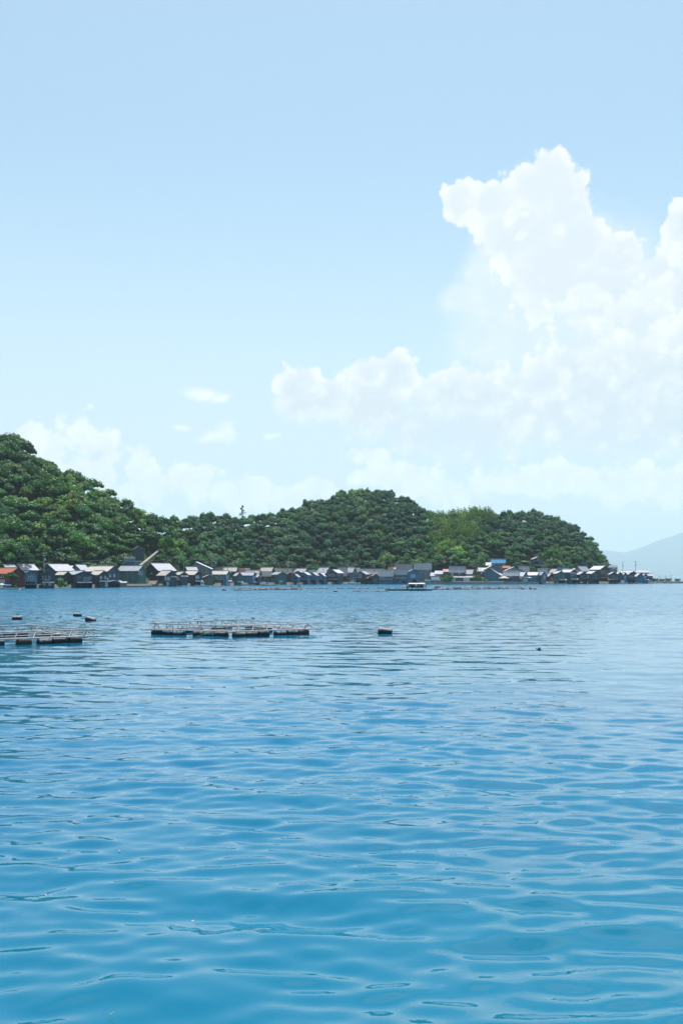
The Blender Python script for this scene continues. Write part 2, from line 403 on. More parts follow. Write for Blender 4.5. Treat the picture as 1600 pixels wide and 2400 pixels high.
# the air over the bay
HAZE_DENSITY = 0.75e-4
hz = MB().box(-26000, -26000, -3.2, 26000, 26000, 1190).build('haze', None); tag(hz, kind='stuff')
hm = bpy.data.materials.new('haze'); hm.use_nodes = True; hm.node_tree.nodes.clear(); hb = NB(hm.node_tree)
pv = hb.n('ShaderNodeVolumePrincipled'); ho = hb.n('ShaderNodeOutputMaterial'); hm.node_tree.links.new(pv.outputs[0], ho.inputs[1])
pv.inputs['Color'].default_value = (0.715, 0.85, 0.86, 1); pv.inputs['Density'].default_value = HAZE_DENSITY; pv.inputs['Anisotropy'].default_value = 0.35
hz.data.materials.append(hm)
hm.cycles.homogeneous_volume = True
# ------------------------------------------------------------------ trees
def leaf_cards(centers, normals, size, rs, jit=0.6):
    """little tilted quads, one per centre"""
    n = len(centers)
    nn = normals + rs.normal(0, jit, (n, 3)); nn /= np.linalg.norm(nn, axis=1)[:, None] + 1e-9
    a_ = np.cross(nn, rs.normal(0, 1, (n, 3))); a_ /= np.linalg.norm(a_, axis=1)[:, None] + 1e-9
    b_ = np.cross(nn, a_)
    s = (size * rs.uniform(0.6, 1.3, n))[:, None]
    c = centers
    V = np.stack([c - a_ * s - b_ * s * .6, c + a_ * s - b_ * s * .5, c + a_ * s * .8 + b_ * s * .7, c - a_ * s * .7 + b_ * s * .6], 1).reshape(-1, 3)
    Q = np.arange(4 * n).reshape(-1, 4)
    return V, Q
def sphere_pts(n, rs):
    v = rs.normal(0, 1, (n, 3)); return v / np.linalg.norm(v, axis=1)[:, None]
def blob_mesh(c, r, rs, nseg=7, nrow=5):
    V = []
    for i in range(nrow + 1):
        ph = math.pi * i / nrow
        for j in range(nseg):
            th = 2 * math.pi * j / nseg
            k = r * rs.uniform(0.85, 1.1)
            V.append((c[0] + k * math.sin(ph) * math.cos(th), c[1] + k * math.sin(ph) * math.sin(th), c[2] + k * 0.8 * math.cos(ph)))
    Q = [(i * nseg + j, (i + 1) * nseg + j, (i + 1) * nseg + (j + 1) % nseg, i * nseg + (j + 1) % nseg) for i in range(nrow) for j in range(nseg)]
    return np.array(V), np.array(Q)
def crown_mesh(name, seed, kind='broad'):
    """foliage of a tree about 7 m across, base of the crown near z=0"""
    rs = np.random.RandomState(seed); Vs, Qs, b = [], [], 0
    def put(V, Q):
        nonlocal b
        Vs.append(V); Qs.append(Q + b); b += len(V)
    if kind == 'broad':
        lobes = []
        fine_ = seed % 2; n = rs.randint(24, 31) if fine_ else rs.randint(11, 16)
        for i in range(n):
            t = i / n; a_ = i * 2.4 + rs.uniform(-.4, .4)
            rr = 3.0 * math.sqrt(rs.uniform(0.05, 1)); zz = 2.0 + 3.4 * math.sqrt(max(0, 1 - (rr / 3.5) ** 2)) * rs.uniform(0.55, 1.0)
            lobes.append((rr * math.cos(a_), rr * math.sin(a_), zz, (rs.uniform(0.5, 0.95) if fine_ else rs.uniform(0.9, 1.5))))
        lobes.append((0, 0, 4.6, 1.7))
        for (x, y, z, r) in lobes:
            put(*blob_mesh((x, y, z - .15), r * 0.6, rs))
            m_ = int(62 * r)
            s = sphere_pts(m_, rs); s = s[s[:, 2] > -0.45]
            c = np.array((x, y, z)) + s * (r * rs.uniform(0.72, 1.12, len(s)))[:, None] * np.array((1, 1, .78))
            put(*leaf_cards(c, s + np.array((0, 0, .5)), 0.26, rs, 0.55))
    elif kind == 'flat':     # layered boughs, pine-like
        for i in range(9):
            zz = 1.2 + i * 0.62; rr = 2.6 * (1 - i / 11) * rs.uniform(.6, 1.1); a_ = i * 2.1
            cx, cy_ = rr * .55 * math.cos(a_), rr * .55 * math.sin(a_)
            s = rs.normal(0, 1, (70, 3)) * np.array((rr * .45, rr * .45, .16))
            put(*leaf_cards(np.array((cx, cy_, zz)) + s, np.tile((0, 0, 1.0), (70, 1)), 0.24, rs, 0.4))
    elif kind == 'bamboo':
        for i in range(7):
            x, y = rs.normal(0, .8, 2); hh = rs.uniform(5.5, 8.5); lean = rs.normal(0, .08, 2)
            t = rs.uniform(0.15, 1, 75); w = 0.75 * np.sin(np.clip(t, 0, 1) * math.pi * .85) + .15
            c = np.stack([x + lean[0] * t * hh + rs.normal(0, .5, 75) * w, y + lean[1] * t * hh + rs.normal(0, .5, 75) * w, t * hh], 1)
            put(*leaf_cards(c, rs.normal(0, 1, (75, 3)), 0.22, rs, 0.3))
    elif kind == 'bush':
        for i in range(7):
            x, y = rs.normal(0, .55, 2); r = rs.uniform(.5, .85); z = rs.uniform(.4, 1.3)
            put(*blob_mesh((x, y, z), r * .7, rs))
            s = sphere_pts(46, rs); s = s[s[:, 2] > -.6]
            put(*leaf_cards(np.array((x, y, z)) + s * r, s, 0.16, rs, .6))
    me = mesh_np(name, np.vstack(Vs), np.vstack(Qs)); return me
def trunk_mesh(name, seed, h=3.6):
    rs = random.Random(seed); m_ = MB()
    m_.bar((0, 0, -2.5), (0.15, 0.05, h * .45), .26, 7, .19); top = (0.15, .05, h * .45)
    for i in range(5):
        a_ = i * 1.3 + rs.random(); e_ = (top[0] + 1.7 * math.cos(a_), top[1] + 1.7 * math.sin(a_), h * rs.uniform(.9, 1.25))
        m_.bar(top, e_, .12, 5, .05)
    return m_.mesh(name)

LEAF = [(0.0, (0.020, 0.074, 0.036)), (0.3, (0.038, 0.118, 0.044)), (0.6, (0.066, 0.155, 0.046)), (0.85, (0.115, 0.195, 0.052)), (1.0, (0.19, 0.25, 0.06))]
def leaf_nodes(b, p, o):
    oi = b.n('ShaderNodeObjectInfo'); geo = b.n('ShaderNodeNewGeometry')
    loc = oi.outputs['Location']
    big = b.noise(loc, 0.035, 2, 0.5)
    f = b.m('ADD', b.m('MULTIPLY', oi.outputs['Random'], 0.62), b.m('MULTIPLY', b.m('SUBTRACT', big, 0.5), 1.5))
    f = b.m('ADD', f, 0.08)
    c = b.ramp(f, LEAF)
    fine = b.noise(geo.outputs['Position'], 0.9, 4, 0.65)
    c = b.v('SCALE', c, scale=b.lin(fine, 0.3, 0.7, 0.78, 1.25))
    c = b.v('MULTIPLY', c, oi.outputs['Color'])
    at = b.n('ShaderNodeAttribute', attribute_type='INSTANCER', attribute_name='tint')
    has = b.m('GREATER_THAN', b.v('LENGTH', at.outputs['Vector']), 0.01)
    c = b.v('MULTIPLY', c, b.mix(has, (1, 1, 1, 1), at.outputs['Color']))
    b.put(p.inputs['Base Color'], c)
    tr = b.n('ShaderNodeBsdfTranslucent'); b.put(tr.inputs[0], b.v('MULTIPLY', c, (1.2, 1.5, 0.6)))
    ad = b.n('ShaderNodeMixShader'); ad.inputs[0].default_value = 0.20
    b.nt.links.new(p.outputs[0], ad.inputs[1]); b.nt.links.new(tr.outputs[0], ad.inputs[2]); b.nt.links.new(ad.outputs[0], o.inputs[0])
M_leaf = material('leaves', (0.05, 0.09, 0.04), 0.55, 0.35, build=leaf_nodes)
M_bark = material('bark', (0.09, 0.07, 0.055), 0.9, 0.2, build=worn(0.3, 2.0))
CROWNS = [crown_mesh('crown', 100 + i) for i in range(6)]
FLAT = crown_mesh('crown', 300, 'flat'); BAMBOO = [crown_mesh('bamboo_crown', 400 + i, 'bamboo') for i in range(2)]
BUSH = [crown_mesh('bush_leaves', 500 + i, 'bush') for i in range(2)]
TRUNKS = [trunk_mesh('trunk', 200 + i) for i in range(3)]
for me in CROWNS + [FLAT] + BAMBOO + BUSH: me.materials.append(M_leaf)
for me in TRUNKS: me.materials.append(M_bark)

def tree(loc, rz, s, crown, label, cat='tree', group=None, tint=(1, 1, 1), name='broadleaf_tree', lift=1.6, zs=1.0):
    t = empty(name, loc, rz); t.scale = (s, s, s * zs); tag(t, label, cat, group)
    link('trunk', rnd.choice(TRUNKS), None, t)
    c = link('crown', crown, None, t, loc=(0, 0, lift)); c.color = (*tint, 1)
    return t

# where trees stand on the hills
pts = []
rt = random.Random(21)
def blocked(px, t, z):
    return False
cell = {}
def try_point(px, t, dmin):
    Y = shore(px) + t; x = X(px, Y)
    k = (int(x // 4), int(Y // 4))
    for di in (-1, 0, 1):
        for dj in (-1, 0, 1):
            for (a_, c_) in cell.get((k[0] + di, k[1] + dj), ()):
                if (a_ - x) ** 2 + (c_ - Y) ** 2 < dmin * dmin: return None
    cell.setdefault(k, []).append((x, Y)); return (x, Y)
HILLHOUSES = [(300, 342, 34, 62), (322, 376, 28, 66), (1135, 1190, 30, 75), (1228, 1292, 30, 68), (255, 400, 30, 44)]   # px range, t range kept clear
for i in range(42000):
    px = rt.uniform(-330, 1425); tr = float(np.interp(px, [p[0] for p in RD], [p[1] for p in RD]))
    t = rt.uniform(30, tr + 14)
    if any(a_ < px < b_ and c_ < t < d_ for (a_, b_, c_, d_) in HILLHOUSES): continue
    q = try_point(px, t, 4.3 if px < 380 else 3.8)
    if q is None: continue
    z = terrain_h(px, t)
    if z < 2.0: continue
    pts.append((px, t, q[0], q[1], z))
print('tree points', len(pts))
def tint_at(px, py):
    """leaf tint patches: warmer spurs, yellow-green bamboo, bluer green right of the left hill"""
    def g(cx, cy_, rx, ry): return math.exp(-(((px - cx) / rx) ** 2 + ((py - cy_) / ry) ** 2))
    warm = max(g(398, 1300, 45, 45), g(1060, 1290, 75, 45), g(20, 1290, 60, 30), 0.5 * g(180, 1180, 140, 50), 0.8 * g(820, 1170, 25, 20), 0.6 * g(980, 1330, 60, 20), .6 * g(1300, 1310, 50, 20), .45 * g(260, 1280, 80, 50))
    cool = 0.75 * (1 if px > 360 else 0.1)
    r_, g_, b_ = (1.22, 1.14, .85) if px < 360 else (1.08, 1.08, .9)
    r_ += 1.0 * warm - 0.22 * cool * (1 - warm); g_ += 0.75 * warm - 0.10 * cool * (1 - warm); b_ += 0.0 * warm + 0.5 * cool * (1 - warm)
    return (r_, g_, b_)
def is_bamboo(px, py): return (1008 < px < 1165 and 1200 < py < 1292 and py < 1215 + (1165 - px) * .9) and rt.random() < .5
indiv, rest, bam = [], [], []
for p in sorted(pts, key=lambda q: q[3]):
    px, t, x, y, z = p; py = YH - (z + 4 - CAMH) / y * F
    if is_bamboo(px, py): bam.append(p); continue
    if -15 < px < 1500 and len(indiv) < 290 and rt.random() < 0.40: indiv.append(p)
    else: rest.append(p)
ANCH = [(20, 'above the orange roofed house'), (70, 'above the slate roofed boathouse'), (115, 'above the leftmost pole'), (160, 'above the blue gabled house'), (205, 'above the long cream roof'), (250, 'left of the blue parapet'), (295, 'behind the blue parapet'),
        (335, 'around the pale ramp'), (385, 'on the bright spur'), (430, 'just right of the spur'), (480, 'over the crowded pole pair'), (540, 'below the lone dark pine'), (600, 'over the white fishing boats'), (660, 'over the broad cream roof'), (720, 'over the blue boathouses'),
        (780, 'over the dark two storey house'), (840, 'over the pale blue house'), (900, 'over the low orange huts'), (955, 'over the speckled roof'), (1010, 'over the white truck'), (1065, 'over the quay house'), (1120, 'behind the wooden rack'), (1180, 'over the vivid blue roof'),
        (1240, 'beside the hillside house'), (1300, 'right of the hillside house'), (1350, 'over the three storey house'), (1400, 'at the seaward hill end')]
HILLN = [(345, 'left hill'), (660, 'saddle'), (1000, 'middle hill'), (9999, 'right hill')]
used = {}
sizes = (('small', .82), ('mid sized', 1.08), ('large', 1.4)); shades = (('dark', .68), ('green', 1.0), ('pale', 1.4)); forms = (('flat topped', .82), ('round', 1.0), ('upright', 1.28))
combos = [(a_, b_, c_) for a_ in sizes for b_ in shades for c_ in forms]
for (px, t, x, y, z) in indiv:
    py = YH - (z + 4 - CAMH) / y * F
    an = min(ANCH, key=lambda q: abs(q[0] - px))[1]
    band = 'at the foot' if t < 60 else ('part way up' if t < 95 else 'high up')
    free_ = [c for c in combos if c not in used.setdefault((an, band), set())] or combos
    cmb = rt.choice(free_); used[(an, band)].add(cmb); (sn, sv), (hn, hv), (fn, fv) = cmb
    hill = [h for lim, h in HILLN if px < lim][0]
    tree((x, y, z), rt.uniform(0, 6.28), sv * (1 if px < 380 else .8), rt.choice(CROWNS), '%s %s %s tree %s, %s' % (sn, fn, hn, band, an), 'tree', 'trees on the ' + hill, tuple(c * hv for c in tint_at(px, py)), zs=fv)

# the rest of the wood: one object, crowns instanced on points
def wood(name, points, crowns, smin, smax, tints, lift):
    me = bpy.data.meshes.new(name); me.vertices.add(len(points))
    me.vertices.foreach_set('co', np.array([(p[2], p[3], p[4] + lift) for p in points], np.float32).ravel())
    at = me.attributes.new('tint', 'FLOAT_COLOR', 'POINT'); at.data.foreach_set('color', np.array([(*tints(p), 1) for p in points], np.float32).ravel())
    o = link(name, me); tag(o, kind='stuff')
    ng = bpy.data.node_groups.new(name, 'GeometryNodeTree'); ng.interface.new_socket('Geometry', in_out='INPUT', socket_type='NodeSocketGeometry')
    ng.interface.new_socket('Geometry', in_out='OUTPUT', socket_type='NodeSocketGeometry')
    N = ng.nodes; L = ng.links
    gi = N.new('NodeGroupInput'); go = N.new('NodeGroupOutput'); ip = N.new('GeometryNodeInstanceOnPoints'); jn = N.new('GeometryNodeJoinGeometry')
    for c in crowns:
        oi = N.new('GeometryNodeObjectInfo'); oi.inputs['Object'].default_value = c; oi.inputs['As Instance'].default_value = True
        oi.transform_space = 'ORIGINAL'; L.new(oi.outputs['Geometry'], jn.inputs[0])
    L.new(gi.outputs[0], ip.inputs['Points']); L.new(jn.outputs[0], ip.inputs['Instance']); ip.inputs['Pick Instance'].default_value = True
    def rv(lo, hi, seed, dt='FLOAT'):
        r = N.new('FunctionNodeRandomValue'); r.data_type = dt
        if dt == 'FLOAT': r.inputs[2].default_value = lo; r.inputs[3].default_value = hi; r.inputs['Seed'].default_value = seed; return r.outputs[1]
        if dt == 'INT': r.inputs[4].default_value = lo; r.inputs[5].default_value = hi; r.inputs['Seed'].default_value = seed; return r.outputs[2]
        r.inputs[0].default_value = lo; r.inputs[1].default_value = hi; r.inputs['Seed'].default_value = seed; return r.outputs[0]
    L.new(rv(0, 50, 1, 'INT'), ip.inputs['Instance Index'])
    L.new(rv((-.06, -.06, 0), (.06, .06, 6.28), 2, 'FLOAT_VECTOR'), ip.inputs['Rotation'])
    L.new(rv((smin, smin, smin * .85), (smax, smax, smax * 1.1), 3, 'FLOAT_VECTOR'), ip.inputs['Scale'])
    L.new(ip.outputs[0], go.inputs[0])
    md = o.modifiers.new('wood', 'NODES'); md.node_group = ng
    return o
crown_objs = []
seen = set()
for o in list(COL.objects):
    if o.name.startswith('crown') and o.data in CROWNS and o.data.name not in seen:
        seen.add(o.data.name); crown_objs.append(o)
tf = lambda p: tuple(c * k for c, k in zip(tint_at(p[0], YH - (p[4] + 4 - CAMH) / p[3] * F), [rt.uniform(.62, 1.4)] * 3))
wood('woodland', [p for p in rest if p[0] < 380], crown_objs, .75, 1.6, tf, 1.5)
wood('woodland', [p for p in rest if p[0] >= 380], crown_objs, .6, 1.35, tf, 2.2)
# ------------------------------------------------------------------ materials of the village
def roof_nodes(b, p, o):
    c = p.inputs['Base Color'].default_value[:]
    p.inputs['Roughness'].default_value = 0.62; p.inputs['Specular IOR Level'].default_value = 0.3
    t = b.n('ShaderNodeTexCoord').outputs['Object']; oi = b.n('ShaderNodeObjectInfo')
    s = b.n('ShaderNodeSeparateXYZ'); b.put(s.inputs[0], t)
    roll = b.m('ABSOLUTE', b.m('SINE', b.m('MULTIPLY', s.outputs[1], 10.5)))       # rolls of the tiles, running down the slope
    row = b.m('FRACT', b.m('MULTIPLY', s.outputs[2], 5.0))
    n = b.noise(b.v('ADD', t, b.v('SCALE', (9, 5, 3), scale=oi.outputs['Random'])), 0.9, 5, 0.65)
    k = b.m('MULTIPLY', b.lin(n, 0.25, 0.75, 0.72, 1.22), b.lin(roll, 0, 1, 0.80, 1.08))
    k = b.m('MULTIPLY', k, b.lin(oi.outputs['Random'], 0, 1, 0.86, 1.1))
    b.put(p.inputs['Base Color'], b.v('SCALE', c[:3], scale=k))
    bp = b.n('ShaderNodeBump'); bp.inputs['Strength'].default_value = 0.5; bp.inputs['Distance'].default_value = 0.05
    b.put(bp.inputs['Height'], b.m('ADD', roll, b.m('MULTIPLY', row, 0.4))); b.put(p.inputs['Normal'], bp.outputs[0])
def wall_nodes(b, p, o):
    c = p.inputs['Base Color'].default_value[:]
    t = b.n('ShaderNodeTexCoord').outputs['Object']; oi = b.n('ShaderNodeObjectInfo')
    s = b.n('ShaderNodeSeparateXYZ'); b.put(s.inputs[0], t)
    u = b.m('ADD', s.outputs[0], s.outputs[1])
    board = b.m('FRACT', b.m('MULTIPLY', u, 2.6))
    wn = b.n('ShaderNodeTexWhiteNoise', noise_dimensions='1D'); b.put(wn.inputs['W'], b.m('FLOOR', b.m('MULTIPLY', u, 2.6)))
    n = b.noise(b.v('MULTIPLY', t, (1, 1, 0.3)), 1.3, 5, 0.65)
    k = b.m('MULTIPLY', b.lin(n, 0.25, 0.75, 0.65, 1.3), b.lin(wn.outputs[0], 0, 1, 0.82, 1.15))
    k = b.m('MULTIPLY', k, b.smooth(board, 0.0, 0.10, 0.55, 1.0))
    b.put(p.inputs['Base Color'], b.v('SCALE', c[:3], scale=k))
RC = dict(lilac=(.42, .41, .445), cream=(.54, .49, .43), grey=(.33, .35, .38), pale=(.53, .52, .52), slate=(.05, .09, .13), orange=(.40, .12, .06),
          white=(.54, .53, .55), blue=(.08, .32, .55), salmon=(.46, .25, .19), green=(.20, .28, .25), rust=(.36, .26, .21))
WC = dict(navy=(.06, .085, .11), blue=(.08, .17, .26), steel=(.13, .20, .24), dark=(.068, .08, .09), brown=(.085, .05, .035), redbrown=(.13, .045, .03), teal=(.07, .15, .15),
          cream=(.42, .38, .30), grey=(.20, .23, .24), white=(.55, .56, .56), lilac=(.40, .40, .46), olive=(.13, .15, .11))  # sky tint of shaded walls is put into the bluish ones
MR = {k: material('roof_' + k, c, 0.42, 0.5, build=roof_nodes) for k, c in RC.items()}
MW = {k: material('wall_' + k, c, 0.75, 0.3, build=wall_nodes) for k, c in WC.items()}
M_frame = material('white_frame', (.62, .64, .64), .5, .4, build=worn(.12, 3)); M_darkframe = material('dark_frame', (.10, .085, .07), .6, .3, build=worn(.2, 3))
M_glass = material('window_glass', (.035, .06, .08), .08, .8, build=worn(.3, .8)); M_curtain = material('curtained_glass', (.32, .38, .40), .25, .6, build=worn(.2, 2))
M_opening_shade = material('opening_shade', (.012, .014, .016), .9, .1, build=worn(.3, 1)); M_wood = material('old_wood', (.13, .10, .075), .8, .2, build=worn(.3, 2))
M_conc = material('concrete', (.30, .29, .27), .85, .2, build=worn(.25, .8, .1, 9)); M_stone = material('quay_stone', (.20, .19, .17), .9, .2, build=worn(.4, 1.1, .2, 5, bump=.4))
M_metal = material('galvanised', (.42, .43, .44), .45, .5, .4, build=worn(.2, 2)); M_white = material('white_paint', (.70, .70, .68), .4, .5, build=worn(.1, 2))
M_awn = dict(white=M_white, pink=material('pink_awning', (.48, .34, .32), .6, .3, build=worn(.2, 2)), grey=material('grey_awning', (.36, .37, .38), .6, .3, build=worn(.2, 2)), cream=material('cream_awning', (.55, .50, .42), .6, .3, build=worn(.2, 2)))

# unit meshes shared by every window and door
def frame_mesh():
    m_ = MB(); w = 0.07
    for (x0, z0, x1, z1) in ((-.5, 0, .5, w), (-.5, 1 - w, .5, 1), (-.5, w, -.5 + w, 1 - w), (.5 - w, w, .5, 1 - w), (-.03, w, .03, 1 - w)):
        m_.box(x0, -.05, z0, x1, .02, z1)
    return m_.mesh('window')
U_frame, U_pane = frame_mesh(), MB().box(-.44, -.015, .06, .44, .01, .94).mesh('pane')
U_frame_d = U_frame.copy(); U_frame.materials.append(M_frame); U_frame_d.materials.append(M_darkframe)
U_pane_c = U_pane.copy(); U_pane.materials.append(M_glass); U_pane_c.materials.append(M_curtain)
U_door = MB().box(-.5, -.06, 0, .5, .01, 1).mesh('door'); U_door.materials.append(M_wood)

def px_ray(px, py): return Vector(((px - 800) / F, 1.0, (YH - py) / F))
HOUSES = []
ROWD = {0: 0.0, 1: 13.0, 2: 26.0, 3: 37.0}
def house(label, tile, xl, xc, xr, yb, ye, yr, roof='lilac', wall='navy', row=0, wins=(), awn=(), bay=None, flip=False, gbase=None, dist=None,
          ap=0.5, hip=False, rail=None, ac=None, plain=False, overhang=0.45, name=None, zbase=None, theta=None, flat=False):
    """one building; all numbers are survey coordinates in tile `tile` (xl..xc side wall, xc..xr gable; mirrored with flip)"""
    cx = lambda v: tile * 200 + v / 7.84
    cyv = lambda v: 1280 + v / 7.84
    A_, C_, B_ = cx(xl), cx(xc), cx(xr)
    D_ = (dist if dist is not None else shore(C_) + ROWD.get(row, row) + (-2.2 if row == 0 else 0))
    ws, wg = (C_ - A_, B_ - C_) if not flip else (B_ - C_, C_ - A_)
    s_ = F / D_
    if theta is None:
        if ws < 1: th = 12
        elif wg < 1: th = 80
        else: th = max(16, min(74, math.degrees(math.atan2(ws, 1.35 * wg))))
    else: th = theta
    th = math.radians(th); cxw = Vector((X(C_, D_), D_))
    def solve(d, px):
        k = (px - 800) / F; den = d.x - k * d.y
        return abs((k * cxw.y - cxw.x) / den) if abs(den) > 1e-4 else 5.0
    if not flip: g = Vector((math.cos(th), math.sin(th))); sd_ = Vector((-math.sin(th), math.cos(th))); phi = th
    else: g = Vector((-math.cos(th), math.sin(th))); sd_ = Vector((math.sin(th), math.cos(th))); phi = -th
    W_ = solve(g, B_ if not flip else A_) if wg >= 1 else 5.5
    L_ = solve(sd_, A_ if not flip else B_) if ws >= 1 else 7.0
    W_ = max(1.2, min(W_, 22)); L_ = max(1.2, min(L_, 26))
    zg = 0.0 if row == 0 else 1.25
    zb = Z(cyv(yb), D_) if (yb is not None and row != 0) else zg
    if zbase == 'yb': zb = Z(cyv(yb), D_)
    elif zbase is not None: zb = zbase
    if row == 0: zb = -0.6
    ze = Z(cyv(ye), D_); yap = cxw + g * (W_ * ap); zr = Z(cyv(yr), yap.y)
    if zb > ze - 0.8: zb = ze - 2.4
    if row and zb > 1.3 and yb is not None and zbase is None: zb = min(zb, ze - 1.5)
    if row and zbase is None: zb = min(zb, 1.25) if D_ < shore(C_) + 46 else zb
    zr = max(zr, ze + 0.25)
    root = empty(name or 'wooden_house', (cxw.x, cxw.y, 0), phi); tag(root, label, 'house', 'houses of the waterfront village')
    sx = 1 if not flip else -1                                   # gable spans x 0..sx*W, depth runs +y
    oh = overhang; th_ = 0.14
    x1 = sx * W_; xm = sx * W_ * ap
    def quad(m_, pts_, t=th_):                                   # slab with thickness, given its top face
        lo = [(p[0], p[1], p[2] - t) for p in pts_]
        m_.hexa(lo + list(pts_) if sx > 0 else lo[::-1] + list(pts_)[::-1])
    # walls
    m_ = MB(); bayz = None
    if bay: bayz = max(1.7, min((ze) * 0.42, 2.6))
    def prism(z0, y0, y1, gable=True):
        P0 = [(0, z0), (x1, z0), (x1, ze), (xm, zr - 0.1), (0, ze)] if gable else [(0, z0), (x1, z0), (x1, ze), (0, ze)]
        n = len(P0); vs = [(a_, y0, z_) for a_, z_ in P0] + [(a_, y1, z_) for a_, z_ in P0]
        fs = [tuple(range(n)), tuple(range(n, 2 * n))[::-1]] + [(i, n + i, n + (i + 1) % n, (i + 1) % n) for i in range(n)]
        if sx < 0: fs = [f[::-1] for f in fs]
        m_.add(vs, fs)
    if bay:
        prism(bayz, 0, L_, not (hip or flat)); dd = min(3.0, L_ * .5)
        m_.box(min(0, x1) + .02, dd, zb, max(0, x1) - .02, L_ - .02, bayz - .01)
        m_.box(min(0, x1), .02, zb, min(0, x1) + .16, dd, bayz - .01); m_.box(max(0, x1) - .16, .02, zb, max(0, x1), dd, bayz - .01)
    else: prism(zb, 0, L_, not (hip or flat))
    m_.build('wall', MW[wall], root)
    # roof
    if flat:
        r_ = MB().box(min(0, x1) - .25, -.25, ze, max(0, x1) + .25, L_ + .25, ze + .28); r_.build('roof', MR[roof], root)
    elif hip:
        r_ = MB(); a0, a1 = min(0, x1) - oh, max(0, x1) + oh; w2 = (a1 - a0) / 2; k = min(w2, (L_ + 2 * oh) / 2) * .75
        base = [(a0, -oh, ze), (a1, -oh, ze), (a1, L_ + oh, ze), (a0, L_ + oh, ze)]
        rd = [((a0 + a1) / 2, -oh + k, zr), ((a0 + a1) / 2, L_ + oh - k, zr)] if L_ + 2 * oh > 2 * w2 else [(a0 + k, L_ / 2, zr), (a1 - k, L_ / 2, zr)]
        V = base + rd
        Fs = [(0, 1, 4), (1, 2, 5, 4), (2, 3, 5), (3, 0, 4, 5), (3, 2, 1, 0)] if L_ + 2 * oh > 2 * w2 else [(0, 1, 5, 4), (1, 2, 5), (2, 3, 4, 5), (3, 0, 4), (3, 2, 1, 0)]
        r_.add(V, Fs); r_.box(a0 + .02, -oh + .02, ze - .15, a1 - .02, L_ + oh - .02, ze - .01)
        rf = r_.build('roof', MR[roof], root)
    else:
        r_ = MB()
        sl0 = (zr - ze) / max(abs(xm), .3); sl1 = (zr - ze) / max(abs(x1 - xm), .3)
        e0 = -sx * oh; e1 = x1 + sx * oh
        quad(r_, [(e0, -oh, ze - sl0 * oh + th_), (xm, -oh, zr + th_), (xm, L_ + oh, zr + th_), (e0, L_ + oh, ze - sl0 * oh + th_)])
        quad(r_, [(xm, -oh, zr + th_), (e1, -oh, ze - sl1 * oh + th_), (e1, L_ + oh, ze - sl1 * oh + th_), (xm, L_ + oh, zr + th_)])
        rf = r_.build('roof', MR[roof], root)
        if not plain:
            MB().box(xm - .16, -oh - .05, zr + th_ - .02, xm + .16, L_ + oh + .05, zr + th_ + .2).build('ridge_cap', MR['grey' if roof not in ('cream', 'white', 'pale', 'lilac') else roof], rf)
            v_ = MB(); y_ = -oh - .03
            for (xa, za, xb, zb_) in ((e0, ze - sl0 * oh, xm, zr), (xm, zr, e1, ze - sl1 * oh)):
                v_.hexa([(xa, y_, za - .18), (xb, y_, zb_ - .18), (xb, y_ + .06, zb_ - .18), (xa, y_ + .06, za - .18), (xa, y_, za + .1), (xb, y_, zb_ + .1), (xb, y_ + .06, zb_ + .1), (xa, y_ + .06, za + .1)])
            v_.build('bargeboard', MW['dark'], root)
    # things on the faces
    mat_inv = Matrix.Rotation(-phi, 3, 'Z')
    def on_face(px, py, face):
        """local (u, z) of the survey pixel on the gable face 'g' (y=0) or the side face 's' (x=0)"""
        o_ = mat_inv @ (Vector((0, 0, CAMH)) - Vector((cxw.x, cxw.y, 0))); d_ = mat_inv @ px_ray(px, py)
        k = -o_.y / d_.y if face == 'g' else -o_.x / d_.x
        q = o_ + d_ * k; return (q.x if face == 'g' else q.y), q.z
    def opening(x0, y0, x1_, y1, kind):
        xm_ = (x0 + x1_) / 2
        face = ('g' if xm_ > xc else 's') if not flip else ('g' if xm_ < xc else 's')
        if wg < 1: face = 's'
        if ws < 1: face = 'g'
        if (face == 's') and math.sin(th) < .15: face = 'g'
        a0, z1 = on_face(cx(x0), cyv(y0), face); a1, z0 = on_face(cx(x1_), cyv(y1), face)
        lo, hi = min(a0, a1), max(a0, a1); u0, u1 = (min(0, sx * W_), max(0, sx * W_)) if face == 'g' else (0, L_)
        lo, hi = max(lo, u0 + .08), min(hi, u1 - .08); z0 = max(z0, .05); z1 = min(z1, zr)
        if hi - lo < .2 or z1 - z0 < .15: return
        uc = (lo + hi) / 2; rot = (0, 0, 0) if face == 'g' else (0, 0, -math.pi / 2 if sx > 0 else math.pi / 2)
        loc = (uc, -.02, z0) if face == 'g' else (-.02 * sx, uc, z0)
        if kind in ('w', 'c', 'd'):
            w = link('window', U_frame if kind != 'd' else U_frame_d, None, root, loc, rot, (hi - lo, 1, z1 - z0))
            link('pane', U_pane_c if kind == 'c' else U_pane, None, w)
        elif kind == 'o':        # near-black slab on the wall; shade of an opening put into its colour
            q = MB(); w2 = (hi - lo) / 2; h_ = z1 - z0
            q.box(-w2, -.03, 0, w2, .02, h_); q.build('opening', M_opening_shade, root, loc=loc, rot=rot)
        elif kind == 'p': link('door', U_door, None, root, loc, rot, (hi - lo, 1, z1 - z0))
        elif kind in ('k', 'b'):        # pale or light panel
            w2 = (hi - lo) / 2; MB().box(-w2, -.05, 0, w2, .02, z1 - z0).build('panel', M_white if kind == 'k' else M_metal, root, loc=loc, rot=rot)
